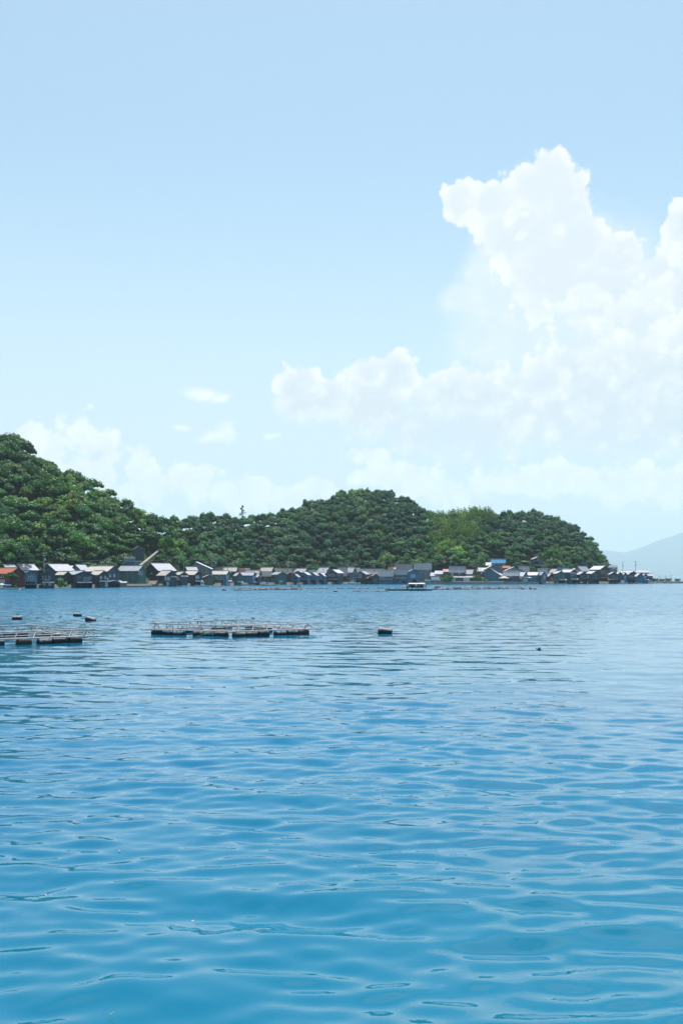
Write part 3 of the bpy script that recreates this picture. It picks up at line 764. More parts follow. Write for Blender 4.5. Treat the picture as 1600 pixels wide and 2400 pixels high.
    def awning(x0, x1_, y, col='white', depth=1.1):
        xm_ = (x0 + x1_) / 2; face = ('g' if xm_ > xc else 's') if not flip else ('g' if xm_ < xc else 's')
        if wg < 1: face = 's'
        if ws < 1: face = 'g'
        a0, z1 = on_face(cx(x0), cyv(y), face); a1, _ = on_face(cx(x1_), cyv(y), face); lo, hi = min(a0, a1), max(a0, a1)
        if hi - lo > 14: return
        z1 = min(z1, ze + .3)
        q = MB()
        if face == 'g': q.hexa([(lo, -depth, z1 - .36), (hi, -depth, z1 - .36), (hi, 0, z1), (lo, 0, z1), (lo, -depth, z1 - .28), (hi, -depth, z1 - .28), (hi, 0, z1 + .08), (lo, 0, z1 + .08)])
        else:
            e_ = -depth * sx
            q.hexa([(e_, lo, z1 - .36), (0, lo, z1), (0, hi, z1), (e_, hi, z1 - .36), (e_, lo, z1 - .28), (0, lo, z1 + .08), (0, hi, z1 + .08), (e_, hi, z1 - .28)])
        q.build('awning', M_awn[col], root)
    for w_ in wins: opening(*w_)
    for a_ in awn: awning(*a_)
    if rail:
        x0, y0, x1_, y1 = rail; a0, z1 = on_face(cx(x0), cyv(y0), 'g'); a1, z0 = on_face(cx(x1_), cyv(y1), 'g'); lo, hi = min(a0, a1), max(a0, a1)
        q = MB().box(lo, -.8, z0 - .08, hi, -.02, z0); q.box(lo, -.8, z1 - .06, hi, -.74, z1)
        n_ = max(3, int((hi - lo) / .35))
        for i in range(n_ + 1):
            x_ = lo + (hi - lo) * i / n_; q.box(x_ - .03, -.79, z0, x_ + .03, -.75, z1 - .06)
        q.build('balcony', M_frame, root)
    if bay:
        pm = MB(); nb = 1 if W_ < 5 else 2
        for i in range(1, nb + 1):
            x_ = x1 * i / (nb + 1); pm.box(x_ - .09, .02, zb, x_ + .09, .2, bayz)
        pm.build('post', M_wood, root)
        MB().box(min(0, x1) - .04, -.06, bayz - .02, max(0, x1) + .04, -.002, bayz + .16).build('beam', M_wood, root)
    if not plain and not wins:                                       # windows the survey could not measure
        n_ = rnd.choice((1, 2)); zz = bayz + .5 if bay else zb + 1.0
        zz = max(zz, ze - 1.9)
        if wg >= 5 and W_ > 2.4:
            for i in range(n_):
                uc = x1 * (i + 1) / (n_ + 1); w = link('window', U_frame if rnd.random() < .5 else U_frame_d, None, root, (uc, -.02, zz), None, (min(1.5, W_ / (n_ + 1) * .8), 1, .95))
                link('pane', U_pane_c if rnd.random() < .4 else U_pane, None, w)
        if ws > 5 and L_ > 3 and ze - zb > 2.2:
            for i in range(1 + (L_ > 7)):
                uc = L_ * (i + .7) / (2 + (L_ > 7)); w = link('window', U_frame_d, None, root, (-.02 * sx, uc, zz), (0, 0, -math.pi / 2 * sx), (1.1, 1, .8))
                link('pane', U_pane_c if rnd.random() < .4 else U_pane, None, w)
    HOUSES.append(root)
    return root
H = house
# ------------------------------------------------------------------ the village, left to right (front row first in each stretch)
H('orange tiled house with red brown wall at the far left shore', 0, -160, 190, 460, 720, 497, 403, 'orange', 'redbrown', 0, wins=[(5, 505, 78, 582, 'w'), (100, 505, 165, 530, 'w'), (-10, 612, 100, 680, 'b')])
H('blue grey boathouse with dark slate roof and wide dark boat opening', 0, 325, 452, 690, 775, 520, 452, 'slate', 'steel', 0, wins=[(528, 553, 612, 610, 'w'), (480, 660, 535, 690, 'o'), (543, 660, 590, 690, 'o'), (598, 660, 645, 690, 'o'), (465, 708, 665, 772, 'o'), (415, 545, 440, 600, 'd')])
H('pale roofed boathouse with three upper windows and low white rail by the slate roofed one', 0, 690, 772, 1005, 775, 520, 445, 'cream', 'dark', 0, wins=[(782, 550, 805, 605, 'w'), (836, 550, 858, 605, 'w'), (900, 550, 930, 605, 'w'), (800, 683, 838, 717, 'c'), (893, 675, 948, 720, 'c')], awn=[(785, 1005, 658, 'white')], rail=(820, 608, 905, 628))
H('set back house with pale roof behind the waterside shrub', 0, 1035, 1185, 1300, 700, 518, 470, 'cream', 'dark', 4, wins=[(1042, 533, 1078, 582, 'w')])
H('low white shed between two boathouses beside the round shrub', 0, 985, 1090, 1150, 700, 640, 605, 'white', 'cream', 3, plain=True)
H('grey roofed boathouse with white balcony and pink awning', 0, 1185, 1395, 1700, 775, 518, 460, 'grey', 'dark', 0, wins=[(1420, 540, 1500, 620, 'd'), (1640, 560, 1680, 600, 'w')], awn=[(1215, 1335, 682, 'pink'), (1420, 1690, 658, 'white')], bay=True, rail=(1535, 575, 1635, 632))
H('grey roofed house back left with ridge above the orange roof', 0, 55, 125, 300, None, 400, 345, 'grey', 'navy', 2, flip=True)
H('large lilac grey tiled roof house behind the slate roofed boathouse', 0, 240, 420, 700, None, 436, 335, 'lilac', 'dark', 2, flip=True)
H('pale low roof tucked between two large tiled roofs at the left', 0, 640, 700, 830, None, 430, 372, 'pale', 'navy', 3, flip=True, plain=True)
H('house with blue gable and broad lilac grey roof behind the left boathouses', 0, 770, 1035, 1370, None, 452, 333, 'lilac', 'blue', 2, flip=True)
H('small pale roof peeping out right of the blue gabled house', 0, 1225, 1270, 1350, None, 405, 365, 'pale', 'navy', 3, flip=True, plain=True)
H('house with lilac tiled roof and bluish gable left of the long cream roof', 0, 1310, 1490, 1640, None, 432, 343, 'lilac', 'steel', 2, flip=True)
H('big cream roofed house with curtained gable windows behind the left front row', 1, 0, 415, 622, 770, 455, 370, 'cream', 'navy', 4, wins=[(440, 518, 468, 570, 'c'), (522, 518, 552, 570, 'c'), (470, 518, 520, 570, 'd')], awn=[(430, 655, 640, 'white')])
H('cream roofed boathouse with four narrow upper windows and air conditioner', 1, 92, 255, 432, 772, 520, 457, 'cream', 'dark', 0, wins=[(275, 548, 306, 606, 'c'), (315, 548, 345, 606, 'd'), (357, 548, 383, 606, 'c'), (262, 662, 312, 740, 'd'), (368, 660, 415, 745, 'c'), (403, 583, 428, 613, 'k')], awn=[(255, 432, 636, 'white')])
H('dark open boathouse porch under a pale awning right of the cream roofed boathouse', 1, 430, 440, 640, 768, 655, 632, 'white', 'dark', 0, bay=True, plain=True)
H('long grey tiled house with pale green gable and tall white window', 1, 600, 975, 1115, 700, 445, 362, 'grey', 'teal', 6, wins=[(985, 464, 1053, 526, 'w'), (640, 470, 700, 500, 'd')])
H('brown walled boathouse with small pale gable in front of the long tiled house', 1, 600, 840, 980, 745, 478, 423, 'grey', 'olive', 2, wins=[(892, 538, 925, 590, 'w'), (932, 538, 965, 590, 'c'), (605, 530, 665, 570, 'c'), (895, 665, 945, 700, 'c')], awn=[(870, 980, 630, 'grey')])
H('flat roofed building with long blue parapet behind the left houses', 1, 480, 905, 1012, None, 292, 280, 'blue', 'blue', 3, flat=True, plain=True, theta=74, name='concrete_building')
H('small rooftop room with white flat roof above the blue parapet', 1, 715, 880, 915, 290, 222, 210, 'white', 'steel', 3.2, flat=True, plain=True, zbase='yb', theta=72, name='concrete_building')
H('tall dark house alone on the slope among trees above the blue parapet', 1, 860, 872, 1080, 262, 62, 5, 'grey', 'dark', 50, plain=True, name='hillside_house')
H('house with wide lilac roof falling to the right, behind the leaning white ramp', 1, 1090, 1345, 1665, None, 446, 318, 'lilac', 'dark', 2, flip=True)
H('low gabled cottage with pale green roof edge near the cream shed', 1, 1140, 1150, 1275, 725, 552, 508, 'green', 'navy', 3, wins=[(1185, 570, 1240, 620, 'c')])
H('boathouse with cream roof and white corner post right of the cream shed', 1, 1325, 1490, 1680, 737, 530, 449, 'cream', 'navy', 0, wins=[(1350, 565, 1425, 625, 'd'), (1500, 565, 1560, 630, 'c'), (1490, 660, 1535, 725, 'c'), (1468, 540, 1487, 628, 'k')], awn=[(1560, 1668, 555, 'cream')])
H('small waterside shed with blue roof and cream lower wall', 1, 1050, 1060, 1172, 725, 598, 550, 'slate', 'cream', 1, wins=[(1060, 610, 1165, 665, 'b')], plain=True)
H('tiny shed with rusty pink roof beside the cream walled shed', 1, 1175, 1290, 1335, 738, 684, 642, 'rust', 'dark', 0, plain=True)
H('low grey hut with round mark on its wall at the quay edge', 1, 660, 745, 760, 740, 668, 655, 'white', 'grey', 0, plain=True, wins=[(675, 680, 700, 712, 'k')])
H('boathouse with pale curtained side window left of the dark cream roofed one', 2, 80, 178, 312, 735, 520, 475, 'cream', 'navy', 0, wins=[(85, 568, 162, 626, 'c'), (205, 560, 300, 610, 'd'), (95, 680, 150, 715, 'c')], awn=[(180, 312, 542, 'white')])
H('dark boathouse with cream roof and bright gable window', 2, 245, 440, 572, 735, 518, 456, 'cream', 'dark', 0, wins=[(460, 543, 526, 597, 'c')], awn=[(443, 580, 636, 'white')], bay=True)
H('grey gabled house with one long roof edge sloping to the right', 2, 360, 740, 760, None, 415, 293, 'pale', 'grey', 2.6, flip=True, ap=.72, theta=24)
H('lilac roof falling right behind the cream roofed dark boathouse', 2, 262, 320, 490, None, 444, 385, 'lilac', 'navy', 1, flip=True)
H('dark blue gabled house with bright roof edge below the long sloping roof', 2, 470, 640, 665, None, 458, 390, 'pale', 'blue', 1, flip=True, ap=.8, theta=24)
H('long low boathouse with pale roof and blue lower awning', 2, 640, 1020, 1086, 735, 512, 456, 'cream', 'steel', 0, wins=[(875, 538, 932, 582, 'w'), (1022, 538, 1056, 590, 'c'), (670, 640, 740, 700, 'd'), (1025, 655, 1070, 715, 'c')], awn=[(820, 1005, 606, 'grey'), (1022, 1100, 632, 'white')])
H('small olive walled shed with pale sloping roof on the water', 2, 595, 610, 792, 728, 570, 535, 'pale', 'olive', -1, wins=[(625, 600, 690, 640, 'd')])
H('narrow dark house with greenish gable roof and pink awning', 2, 1070, 1082, 1172, 718, 515, 475, 'green', 'dark', 1, wins=[(1105, 585, 1125, 612, 'k')], awn=[(1100, 1172, 652, 'pink')])
H('boathouse with pale roof and white awning left of the tall blue boarded one', 2, 1165, 1218, 1312, 722, 535, 490, 'pale', 'teal', 0, wins=[(1230, 560, 1290, 600, 'd'), (1290, 665, 1325, 710, 'c')], awn=[(1228, 1325, 652, 'white')])
H('tall blue boarded boathouse with speckled grey roof', 2, 1290, 1505, 1562, 718, 530, 480, 'lilac', 'blue', 0, wins=[(1508, 545, 1530, 610, 'c')], awn=[(1490, 1562, 652, 'grey')])
H('cream tiled roof house in the second row behind the long low boathouse', 2, 930, 1195, 1242, None, 452, 388, 'cream', 'navy', 2)
H('house with salmon pink roof in the back row', 2, 1215, 1345, 1360, None, 470, 408, 'salmon', 'redbrown', 2, plain=True)
H('grey low roof right of the salmon pink roof', 2, 1350, 1440, 1450, None, 445, 405, 'grey', 'navy', 2, plain=True)
H('long pale roof in the second row behind the tall blue boathouse', 2, 1350, 1630, 1650, None, 478, 446, 'cream', 'navy', 1)
H('grey speckled roof house just right of the pole with many insulators', 2, 805, 930, 940, None, 450, 396, 'grey', 'navy', 2)
H('cream roofed house with steep gable in the middle back row', 3, 75, 275, 346, None, 460, 391, 'cream', 'navy', 2)
H('small pale roofed boathouse left of the white fishing boats', 3, -60, 45, 100, 700, 508, 450, 'pale', 'blue', 1)
H('very low hut with pale roof at the quay by the white boats', 3, -40, 30, 72, 705, 560, 530, 'pale', 'dark', 0, plain=True, wins=[(-30, 580, 20, 640, 'o')])
H('dark boathouse with cream roof behind the white fishing boats', 3, 90, 275, 290, 700, 522, 473, 'cream', 'dark', 1, wins=[(200, 560, 250, 610, 'd')])
H('broad cream roof house behind the grey gabled boathouse', 3, 300, 640, 650, None, 500, 420, 'cream', 'navy', 1)
H('tall pale roof house rising behind the middle boathouses', 3, 640, 880, 962, None, 490, 411, 'lilac', 'navy', 2)
H('grey roofed boathouse with brown corner wall beside the white boats', 3, 280, 395, 562, 700, 520, 473, 'grey', 'teal', 0, wins=[(285, 540, 345, 590, 'd'), (425, 545, 520, 595, 'd'), (430, 640, 480, 660, 'k')])
H('boathouse half with grey roof and faded brown wall, right of the grey gable', 3, 560, 572, 665, 700, 520, 476, 'grey', 'brown', 1, plain=True)
H('dark gabled house peeking between two blue boathouses', 3, 690, 860, 900, None, 496, 455, 'grey', 'navy', 1, flip=True, plain=True)
H('small blue boathouse with pale roof piece right of the brown wall', 3, 655, 762, 802, 695, 560, 515, 'lilac', 'blue', 0, flip=True, wins=[(680, 570, 745, 610, 'd')], bay=True)
H('bright blue boathouse with dark wide gable window and pale roof', 3, 800, 945, 1003, 697, 525, 478, 'white', 'blue', 0, flip=True, wins=[(825, 545, 910, 582, 'd')], bay=True)
H('blue boathouse between the bright blue one and the one with low eaves', 3, 960, 1097, 1146, 697, 532, 482, 'pale', 'blue', 0, flip=True, wins=[(1002, 545, 1066, 597, 'w')], bay=True)
H('blue boathouse with low eaves left of the dark two storey house', 3, 1105, 1250, 1322, 697, 547, 493, 'pale', 'blue', 0, flip=True, wins=[(1130, 547, 1200, 602, 'w')], bay=True)
H('tall pale roof with dark gable beside the lone middle pole', 3, 1110, 1265, 1410, None, 490, 394, 'lilac', 'dark', 1)
H('dark two storey house with blue lit windows in the middle of the shore', 3, 1322, 1490, 1600, 692, 490, 433, 'white', 'dark', 0, flip=True, wins=[(1365, 515, 1445, 558, 'w'), (1490, 515, 1545, 550, 'w')], awn=[(1330, 1490, 602, 'grey')])
H('low green grey roof in the back row, middle of the village', 3, 930, 1140, 1150, None, 478, 440, 'green', 'navy', 2, plain=True)
H('little white roof squeezed in front of the tall pale roof', 3, 1255, 1262, 1332, None, 520, 470, 'white', 'navy', .5, plain=True)
H('dark house with white door left of the pale blue house', 4, -60, 92, 100, 640, 487, 402, 'lilac', 'dark', 1, wins=[(28, 493, 56, 555, 'k')])
H('narrow pale blue house with white gable behind the fishing boat', 4, 95, 203, 276, 650, 468, 388, 'white', 'steel', 1, wins=[(104, 528, 166, 592, 'w'), (225, 430, 245, 450, 'o')])
H('dark gap house with pale roof right of the white gabled one', 4, 240, 308, 352, None, 487, 400, 'pale', 'navy', 2, plain=True)
H('boathouse with arched dark gable window right of the moored fishing boat', 4, 275, 437, 512, 692, 513, 464, 'lilac', 'navy', 0, flip=True, wins=[(308, 515, 362, 578, 'w'), (230, 540, 270, 585, 'd')], bay=True)
H('long pale roof spanning behind two low orange roofed huts', 4, 340, 760, 775, None, 486, 424, 'pale', 'navy', 1)
H('dark hut with bright orange beige roof, the taller of two', 4, 555, 565, 680, 695, 546, 510, 'salmon', 'dark', 0, plain=True, wins=[(585, 600, 650, 650, 'd')])
H('low hut with orange beige roof just left of the taller one', 4, 450, 458, 556, 695, 598, 568, 'salmon', 'brown', 0, plain=True, wins=[(480, 610, 530, 650, 'o')])
H('blue two storey boathouse with pale roof and balcony line', 4, 680, 940, 950, 697, 515, 450, 'cream', 'blue', 0, wins=[(700, 530, 790, 575, 'w'), (815, 525, 925, 590, 'd'), (710, 615, 790, 660, 'd')], awn=[(685, 935, 600, 'grey')])
H('blue boathouse with long row of upper windows and pale roof', 4, 948, 1200, 1210, 695, 492, 434, 'lilac', 'blue', 0, wins=[(975, 523, 1030, 572, 'd'), (1035, 523, 1085, 572, 'd'), (1090, 523, 1140, 572, 'd'), (1145, 523, 1190, 572, 'd'), (985, 615, 1045, 665, 'p'), (1110, 640, 1180, 670, 'o')], awn=[(948, 1200, 583, 'grey')])
H('house with speckled grey roof high in the back row', 4, 985, 1285, 1295, None, 415, 338, 'grey', 'navy', 2)
H('low pinkish roof left of the speckled grey roof', 4, 858, 985, 990, None, 418, 383, 'salmon', 'white', 2, plain=True)
H('blue gabled boathouse with pale window behind the canopied barge', 4, 1195, 1207, 1425, 690, 487, 424, 'lilac', 'blue', 0, wins=[(1268, 522, 1300, 580, 'c'), (1315, 522, 1350, 580, 'c'), (1300, 620, 1370, 665, 'o')])
H('low dark gabled boathouse behind the end of the canopied barge', 4, 1420, 1430, 1605, 650, 502, 460, 'lilac', 'dark', 2)
H('two storey house with lit upper windows behind the low dark gable', 4, 1340, 1640, 1650, 640, 393, 321, 'lilac', 'steel', 1, wins=[(1400, 398, 1450, 440, 'w'), (1485, 398, 1530, 440, 'w'), (1560, 398, 1600, 440, 'c')])
H('small grey roofed house left of the parked white truck', 5, 72, 155, 160, 655, 542, 490, 'lilac', 'navy', 4, plain=True)
H('plain house with lilac roof directly behind the parked white truck', 5, 152, 300, 306, 655, 508, 456, 'lilac', 'steel', 6, plain=True)
H('house with pinkish roof between the truck house and the main quay house', 5, 302, 408, 414, 655, 468, 425, 'salmon', 'navy', 5, wins=[(345, 480, 385, 520, 'd')])
H('two storey quay house with tiled roof and two white upper windows', 5, 410, 690, 702, 655, 457, 378, 'lilac', 'dark', 7, wins=[(443, 485, 487, 520, 'c'), (578, 482, 612, 520, 'c'), (495, 485, 570, 520, 'd'), (620, 485, 670, 520, 'd')])
H('one storey verandah front with long pale awning facing the quay', 5, 345, 850, 860, 657, 572, 552, 'lilac', 'dark', 4, wins=[(455, 585, 520, 640, 'c'), (535, 585, 580, 645, 'd'), (600, 585, 655, 645, 'd'), (668, 580, 785, 645, 'b')], plain=True)
H('right wing of the quay house with its bright slanted gable roof', 5, 690, 822, 878, 655, 503, 430, 'lilac', 'dark', 7, wins=[(720, 512, 800, 530, 'd')])
H('white roofed house right of the layered wooden rack', 5, 930, 1062, 1085, None, 456, 400, 'pale', 'navy', 1, plain=True)
H('broad gabled house with pale left roof edge above the dark warehouse', 5, 1040, 1058, 1330, None, 432, 354, 'pale', 'steel', 1)
H('large dark gabled warehouse on the quay with pale right roof edge', 5, 1012, 1345, 1392, 660, 532, 422, 'pale', 'blue', 5, flip=True, theta=20, wins=[(1095, 610, 1160, 650, 'o')])
H('house with vivid blue roof raised behind the dark warehouse', 5, 1185, 1428, 1440, 372, 300, 238, 'blue', 'grey', 3, wins=[(1240, 322, 1310, 355, 'd'), (1320, 322, 1395, 355, 'd')], zbase=1.0)
H('small hut with white roof left of the vivid blue roof', 5, 1088, 1165, 1172, None, 350, 303, 'white', 'navy', 3, plain=True)
H('flat orange roofed annex below the vivid blue roof', 5, 1395, 1512, 1520, None, 394, 366, 'orange', 'navy', 2, plain=True)
H('house with broad lilac white roof right of the open garden pavilion', 5, 1400, 1682, 1690, 672, 525, 459, 'white', 'navy', 0, wins=[(1520, 530, 1560, 565, 'c'), (1585, 600, 1640, 660, 'd')])
H('gabled house with bright sloping left roof edge behind the lilac white roof', 5, 1405, 1418, 1770, None, 458, 383, 'pale', 'steel', 1)
H('lilac roof house below the hillside house on the right', 6, 115, 130, 300, None, 436, 378, 'lilac', 'navy', 2, flip=True)
H('pale roofed boathouse with bright lower awning and cream doors', 6, 65, 190, 282, 680, 548, 478, 'white', 'steel', 0, wins=[(78, 602, 104, 655, 'd'), (108, 602, 185, 670, 'b'), (198, 600, 252, 660, 'c'), (262, 600, 288, 660, 'c')], awn=[(55, 190, 580, 'white'), (192, 320, 572, 'white')])
H('tall plain blue boathouse with pale roof and tiny corner opening', 6, 270, 442, 492, 682, 532, 482, 'white', 'blue', 0, wins=[(442, 640, 478, 675, 'o')])
H('narrow boathouse with lilac roof left of the green moored boats', 6, 483, 532, 612, 672, 522, 470, 'lilac', 'steel', 0, wins=[(540, 540, 560, 600, 'd'), (575, 540, 605, 600, 'b')])
H('lilac roof falling right above the green moored boats', 6, 460, 482, 640, None, 488, 418, 'lilac', 'navy', 1, flip=True)
H('house with dark gable and lilac roof in the right hand back row', 6, 680, 768, 872, None, 478, 420, 'lilac', 'navy', 1)
H('small dark boathouse with white roof behind the green boats', 6, 630, 668, 752, 672, 548, 504, 'white', 'redbrown', 1)
H('boathouse with green tinted window wall and little bright awning', 6, 752, 815, 967, 690, 500, 460, 'pale', 'teal', 0, wins=[(840, 520, 925, 567, 'd'), (835, 640, 960, 688, 'o')], awn=[(860, 985, 612, 'white')])
H('two storey boathouse with white gable band and bright awning', 6, 895, 1055, 1177, 687, 478, 432, 'white', 'navy', 0, wins=[(1055, 488, 1168, 500, 'k'), (1065, 515, 1160, 550, 'd'), (980, 530, 1010, 560, 'd'), (1100, 630, 1185, 680, 'o')], awn=[(1060, 1195, 600, 'white')])
H('long tiled roof with bright corner at the back right', 6, 755, 850, 1062, None, 442, 378, 'grey', 'navy', 2, flip=True)
H('small lilac roof beside the white walled gable house', 6, 1045, 1138, 1145, None, 432, 408, 'lilac', 'navy', 2, plain=True)
H('white walled gable house with small round vent', 6, 1140, 1265, 1410, None, 447, 371, 'grey', 'lilac', 1, flip=True, wins=[(1180, 412, 1198, 430, 'o')])
H('dark boathouse with pale low roof left of the last wide white roof', 6, 1175, 1240, 1372, 685, 517, 470, 'pale', 'dark', 0, wins=[(1250, 545, 1320, 590, 'd'), (1245, 655, 1285, 675, 'k')], bay=True)
H('boathouse with wide shining white roof left of the three storey house', 6, 1350, 1455, 1590, 685, 502, 461, 'white', 'navy', 0, wins=[(1470, 515, 1550, 555, 'd'), (1380, 540, 1400, 590, 'c')], bay=True)
H('brown three storey house with balconies near the right tip', 6, 1420, 1602, 1772, 687, 428, 365, 'white', 'brown', 1, wins=[(1610, 440, 1700, 475, 'd'), (1705, 440, 1755, 475, 'd'), (1610, 515, 1700, 560, 'd'), (1705, 515, 1755, 560, 'd'), (1430, 520, 1550, 560, 'd')], awn=[(1602, 1775, 490, 'grey'), (1602, 1775, 577, 'grey')])
H('house on the right hill slope with long window band among trees', 6, 340, 380, 565, 345, 238, 198, 'lilac', 'steel', 55, wins=[(400, 235, 445, 262, 'd'), (475, 235, 550, 265, 'w'), (400, 290, 480, 320, 'o')], name='hillside_house')
H('hip roofed house standing behind the three storey house', 7, 205, 215, 358, None, 390, 346, 'lilac', 'steel', 2, hip=True, wins=[(255, 405, 345, 425, 'b')])
H('low boathouse with double dark gables right of the three storey house', 7, 200, 215, 362, 682, 517, 478, 'white', 'navy', 0, wins=[(230, 545, 340, 580, 'd')], awn=[(180, 310, 604, 'cream'), (315, 365, 596, 'pink')], bay=True)
H('dark boathouse with bright left roof just past the double gables', 7, 325, 362, 448, 682, 515, 476, 'white', 'navy', 0, wins=[(380, 540, 430, 580, 'd')], bay=True)
H('long pale roof line over the small gables near the tip', 7, 330, 600, 690, None, 492, 458, 'cream', 'navy', 1)
H('little blue gable with bright eave behind the white cabin boat', 7, 440, 470, 532, 682, 522, 484, 'white', 'blue', 0)
H('dark boathouse with brown window band near the tip', 7, 498, 545, 672, 682, 525, 484, 'white', 'dark', 0, wins=[(562, 545, 645, 568, 'w')], bay=True)
H('blue boathouse with bright white left roof near the tip', 7, 672, 714, 832, 687, 550, 499, 'white', 'blue', 0, wins=[(745, 560, 775, 595, 'd')])
H('narrow blue boathouse with pale window beside the last grey one', 7, 800, 830, 912, 687, 545, 504, 'lilac', 'blue', 0, wins=[(840, 552, 885, 585, 'c')], awn=[(840, 930, 612, 'white')])
H('long lilac roof behind the last boathouses at the tip', 7, 660, 940, 950, None, 487, 454, 'lilac', 'navy', 1, plain=True)
H('last boathouse at the tip with hooded grey roof', 7, 912, 1005, 1015, 645, 550, 512, 'grey', 'navy', 0, wins=[(925, 570, 990, 590, 'd')])
# ------------------------------------------------------------------ quay, breakwater, hillside pieces
def DW(y): return CAMH * F / (y - YH)          # distance of a waterline seen at survey row y
def strip(name, px0, px1, t0, t1, z0, z1, mat, seed=1):
    R_ = random.Random(seed); m_ = MB(); n = max(2, int((px1 - px0) / 14))
    for i in range(n):
        a_, b_ = px0 + (px1 - px0) * i / n, px0 + (px1 - px0) * (i + 1) / n - .12
        A0, A1 = shore(a_) + t0, shore(b_) + t0; B0, B1 = shore(a_) + t1, shore(b_) + t1; k = R_.uniform(-.04, .04)
        m_.hexa([(X(a_, A0), A0, z0), (X(b_, A1), A1, z0), (X(b_, B1), B1, z0), (X(a_, B0), B0, z0), (X(a_, A0), A0, z1 + k), (X(b_, A1), A1, z1 + k), (X(b_, B1), B1, z1 + k), (X(a_, B0), B0, z1 + k)])
    return m_.build(name, mat)
tag(strip('quay', 996, 1262, -3.5, 3, -1, 1.42, M_conc, 3), kind='structure')
tag(strip('quay_kerb', 1060, 1180, -3.6, -3.0, 1.47, 1.72, M_white, 4), kind='structure')
tag(strip('landing_stage', 281, 425, -3.2, 1.5, -1, .55, M_stone, 5), kind='structure')
tag(strip('landing_stage', 553, 600, -3.2, 1.5, -1, .5, M_stone, 6), kind='structure')
tag(strip('shore_wall', -60, 996, .9, 2.0, -1, 1.36, M_stone, 7), kind='structure')
tag(strip('shore_wall', 1262, 1530, .9, 2.0, -1, 1.36, M_stone, 8), kind='structure')
# breakwater: tumbled stones
def rock_mesh(seed):
    R_ = np.random.RandomState(seed); V, Q = blob_mesh((0, 0, 0), 1.0, R_, 7, 4); V *= R_.uniform(.75, 1.2, (len(V), 1)); return mesh_np('rock', V, Q)
ROCKS = [rock_mesh(i) for i in range(4)]
for m_ in ROCKS: m_.materials.append(M_stone)
bw = strip('breakwater', 1520, 1700, -1, 5, -1, .7, M_stone, 9); tag(bw, kind='structure')
rr_ = random.Random(4)
V_, Q_, nb_ = [], [], 0
for i in range(420):
    px = rr_.uniform(1522, 1700); Y = shore(px) + rr_.uniform(-2, 6); s_ = rr_.uniform(.35, .95)
    me = ROCKS[i % 4]; v = np.array([tuple(q.co) for q in me.vertices]) * s_ + np.array((X(px, Y), Y, rr_.uniform(.1, .9)))
    V_.append(v); Q_.append(np.array([tuple(p.vertices) for p in me.polygons]) + nb_); nb_ += len(v)
o = link('breakwater_stones', mesh_np('breakwater_stones', np.vstack(V_), np.vstack(Q_)), M_stone); tag(o, kind='stuff')

# leaning concrete ramp on the slope
Y0, Y1 = shore(331) + 32, shore(370) + 62
P0, P1 = Vector((X(329, Y0), Y0, Z(1326, Y0))), Vector((X(371, Y1), Y1, Z(1292, Y1)))
t = empty('hillside_ramp', P0); tag(t, 'long pale concrete ramp leaning up the bushy slope behind the left houses', 'ramp')
dv = P1 - P0; sd2 = Vector((dv.y, -dv.x, 0)).normalized() * .65; up = Vector((0, 0, .3)); n_ = 14
for i in range(n_):
    a_, b_ = dv * (i / n_), dv * ((i + .96) / n_)
    MB().hexa([a_ - sd2, a_ + sd2, b_ + sd2, b_ - sd2, a_ - sd2 + up, a_ + sd2 + up, b_ + sd2 + up, b_ - sd2 + up]).build('step', M_conc, t)
MB().bar(sd2 + Vector((0, 0, 1.1)), dv + sd2 + Vector((0, 0, 1.1)), .05, 5).build('handrail', M_metal, t)

# wooden tiered rack on the quay, overgrown
Y = shore(1114) + 1.2
t = empty('wooden_rack', (X(1116, Y), Y, 1.4)); tag(t, 'tall tapering wooden rack in tiers, overgrown with leaves, on the quay', 'rack')
tiers = [(0.0, 2.3), (1.6, 2.2), (3.2, 2.1), (5.0, 1.8), (6.6, 1.55), (8.2, 1.1), (9.6, .7), (10.8, .35)]
for sx_ in (-1, 1):
    for sy_ in (-1, 1): MB().bar((sx_ * 2.3, sy_ * 1.2, -.3), (sx_ * .3 - .7, sy_ * .2, 11.0), .11, 6).build('leg', M_wood, t)
for k, (z_, w_) in enumerate(tiers[1:]):
    off = -.7 * z_ / 11
    m_ = MB().box(off - w_, -w_ * .55, z_, off + w_, -w_ * .55 + .15, z_ + .2); m_.box(off - w_, w_ * .55, z_, off + w_, w_ * .55 + .15, z_ + .2); m_.build('shelf', M_awn['pink'] if k % 2 else M_wood, t)
    m_ = MB(); 
    for i in range(4): xx = off - w_ + 2 * w_ * (i + .5) / 4; m_.bar((xx, -w_ * .5, z_), (xx + .3, -w_ * .42, min(z_ + 1.6, 11)), .06, 5)
    m_.build('slat', M_wood, t)
vi = link('vine', BUSH[0], None, t, loc=(0.3, 0, 0), scl=(1.5, 1, 1.6)); vi.color = (1.5, 1.25, .9, 1)
vi = link('vine', BUSH[1], None, t, loc=(-.4, 0, 3.4), scl=(.9, .7, .9)); vi.color = (1.5, 1.25, .9, 1)

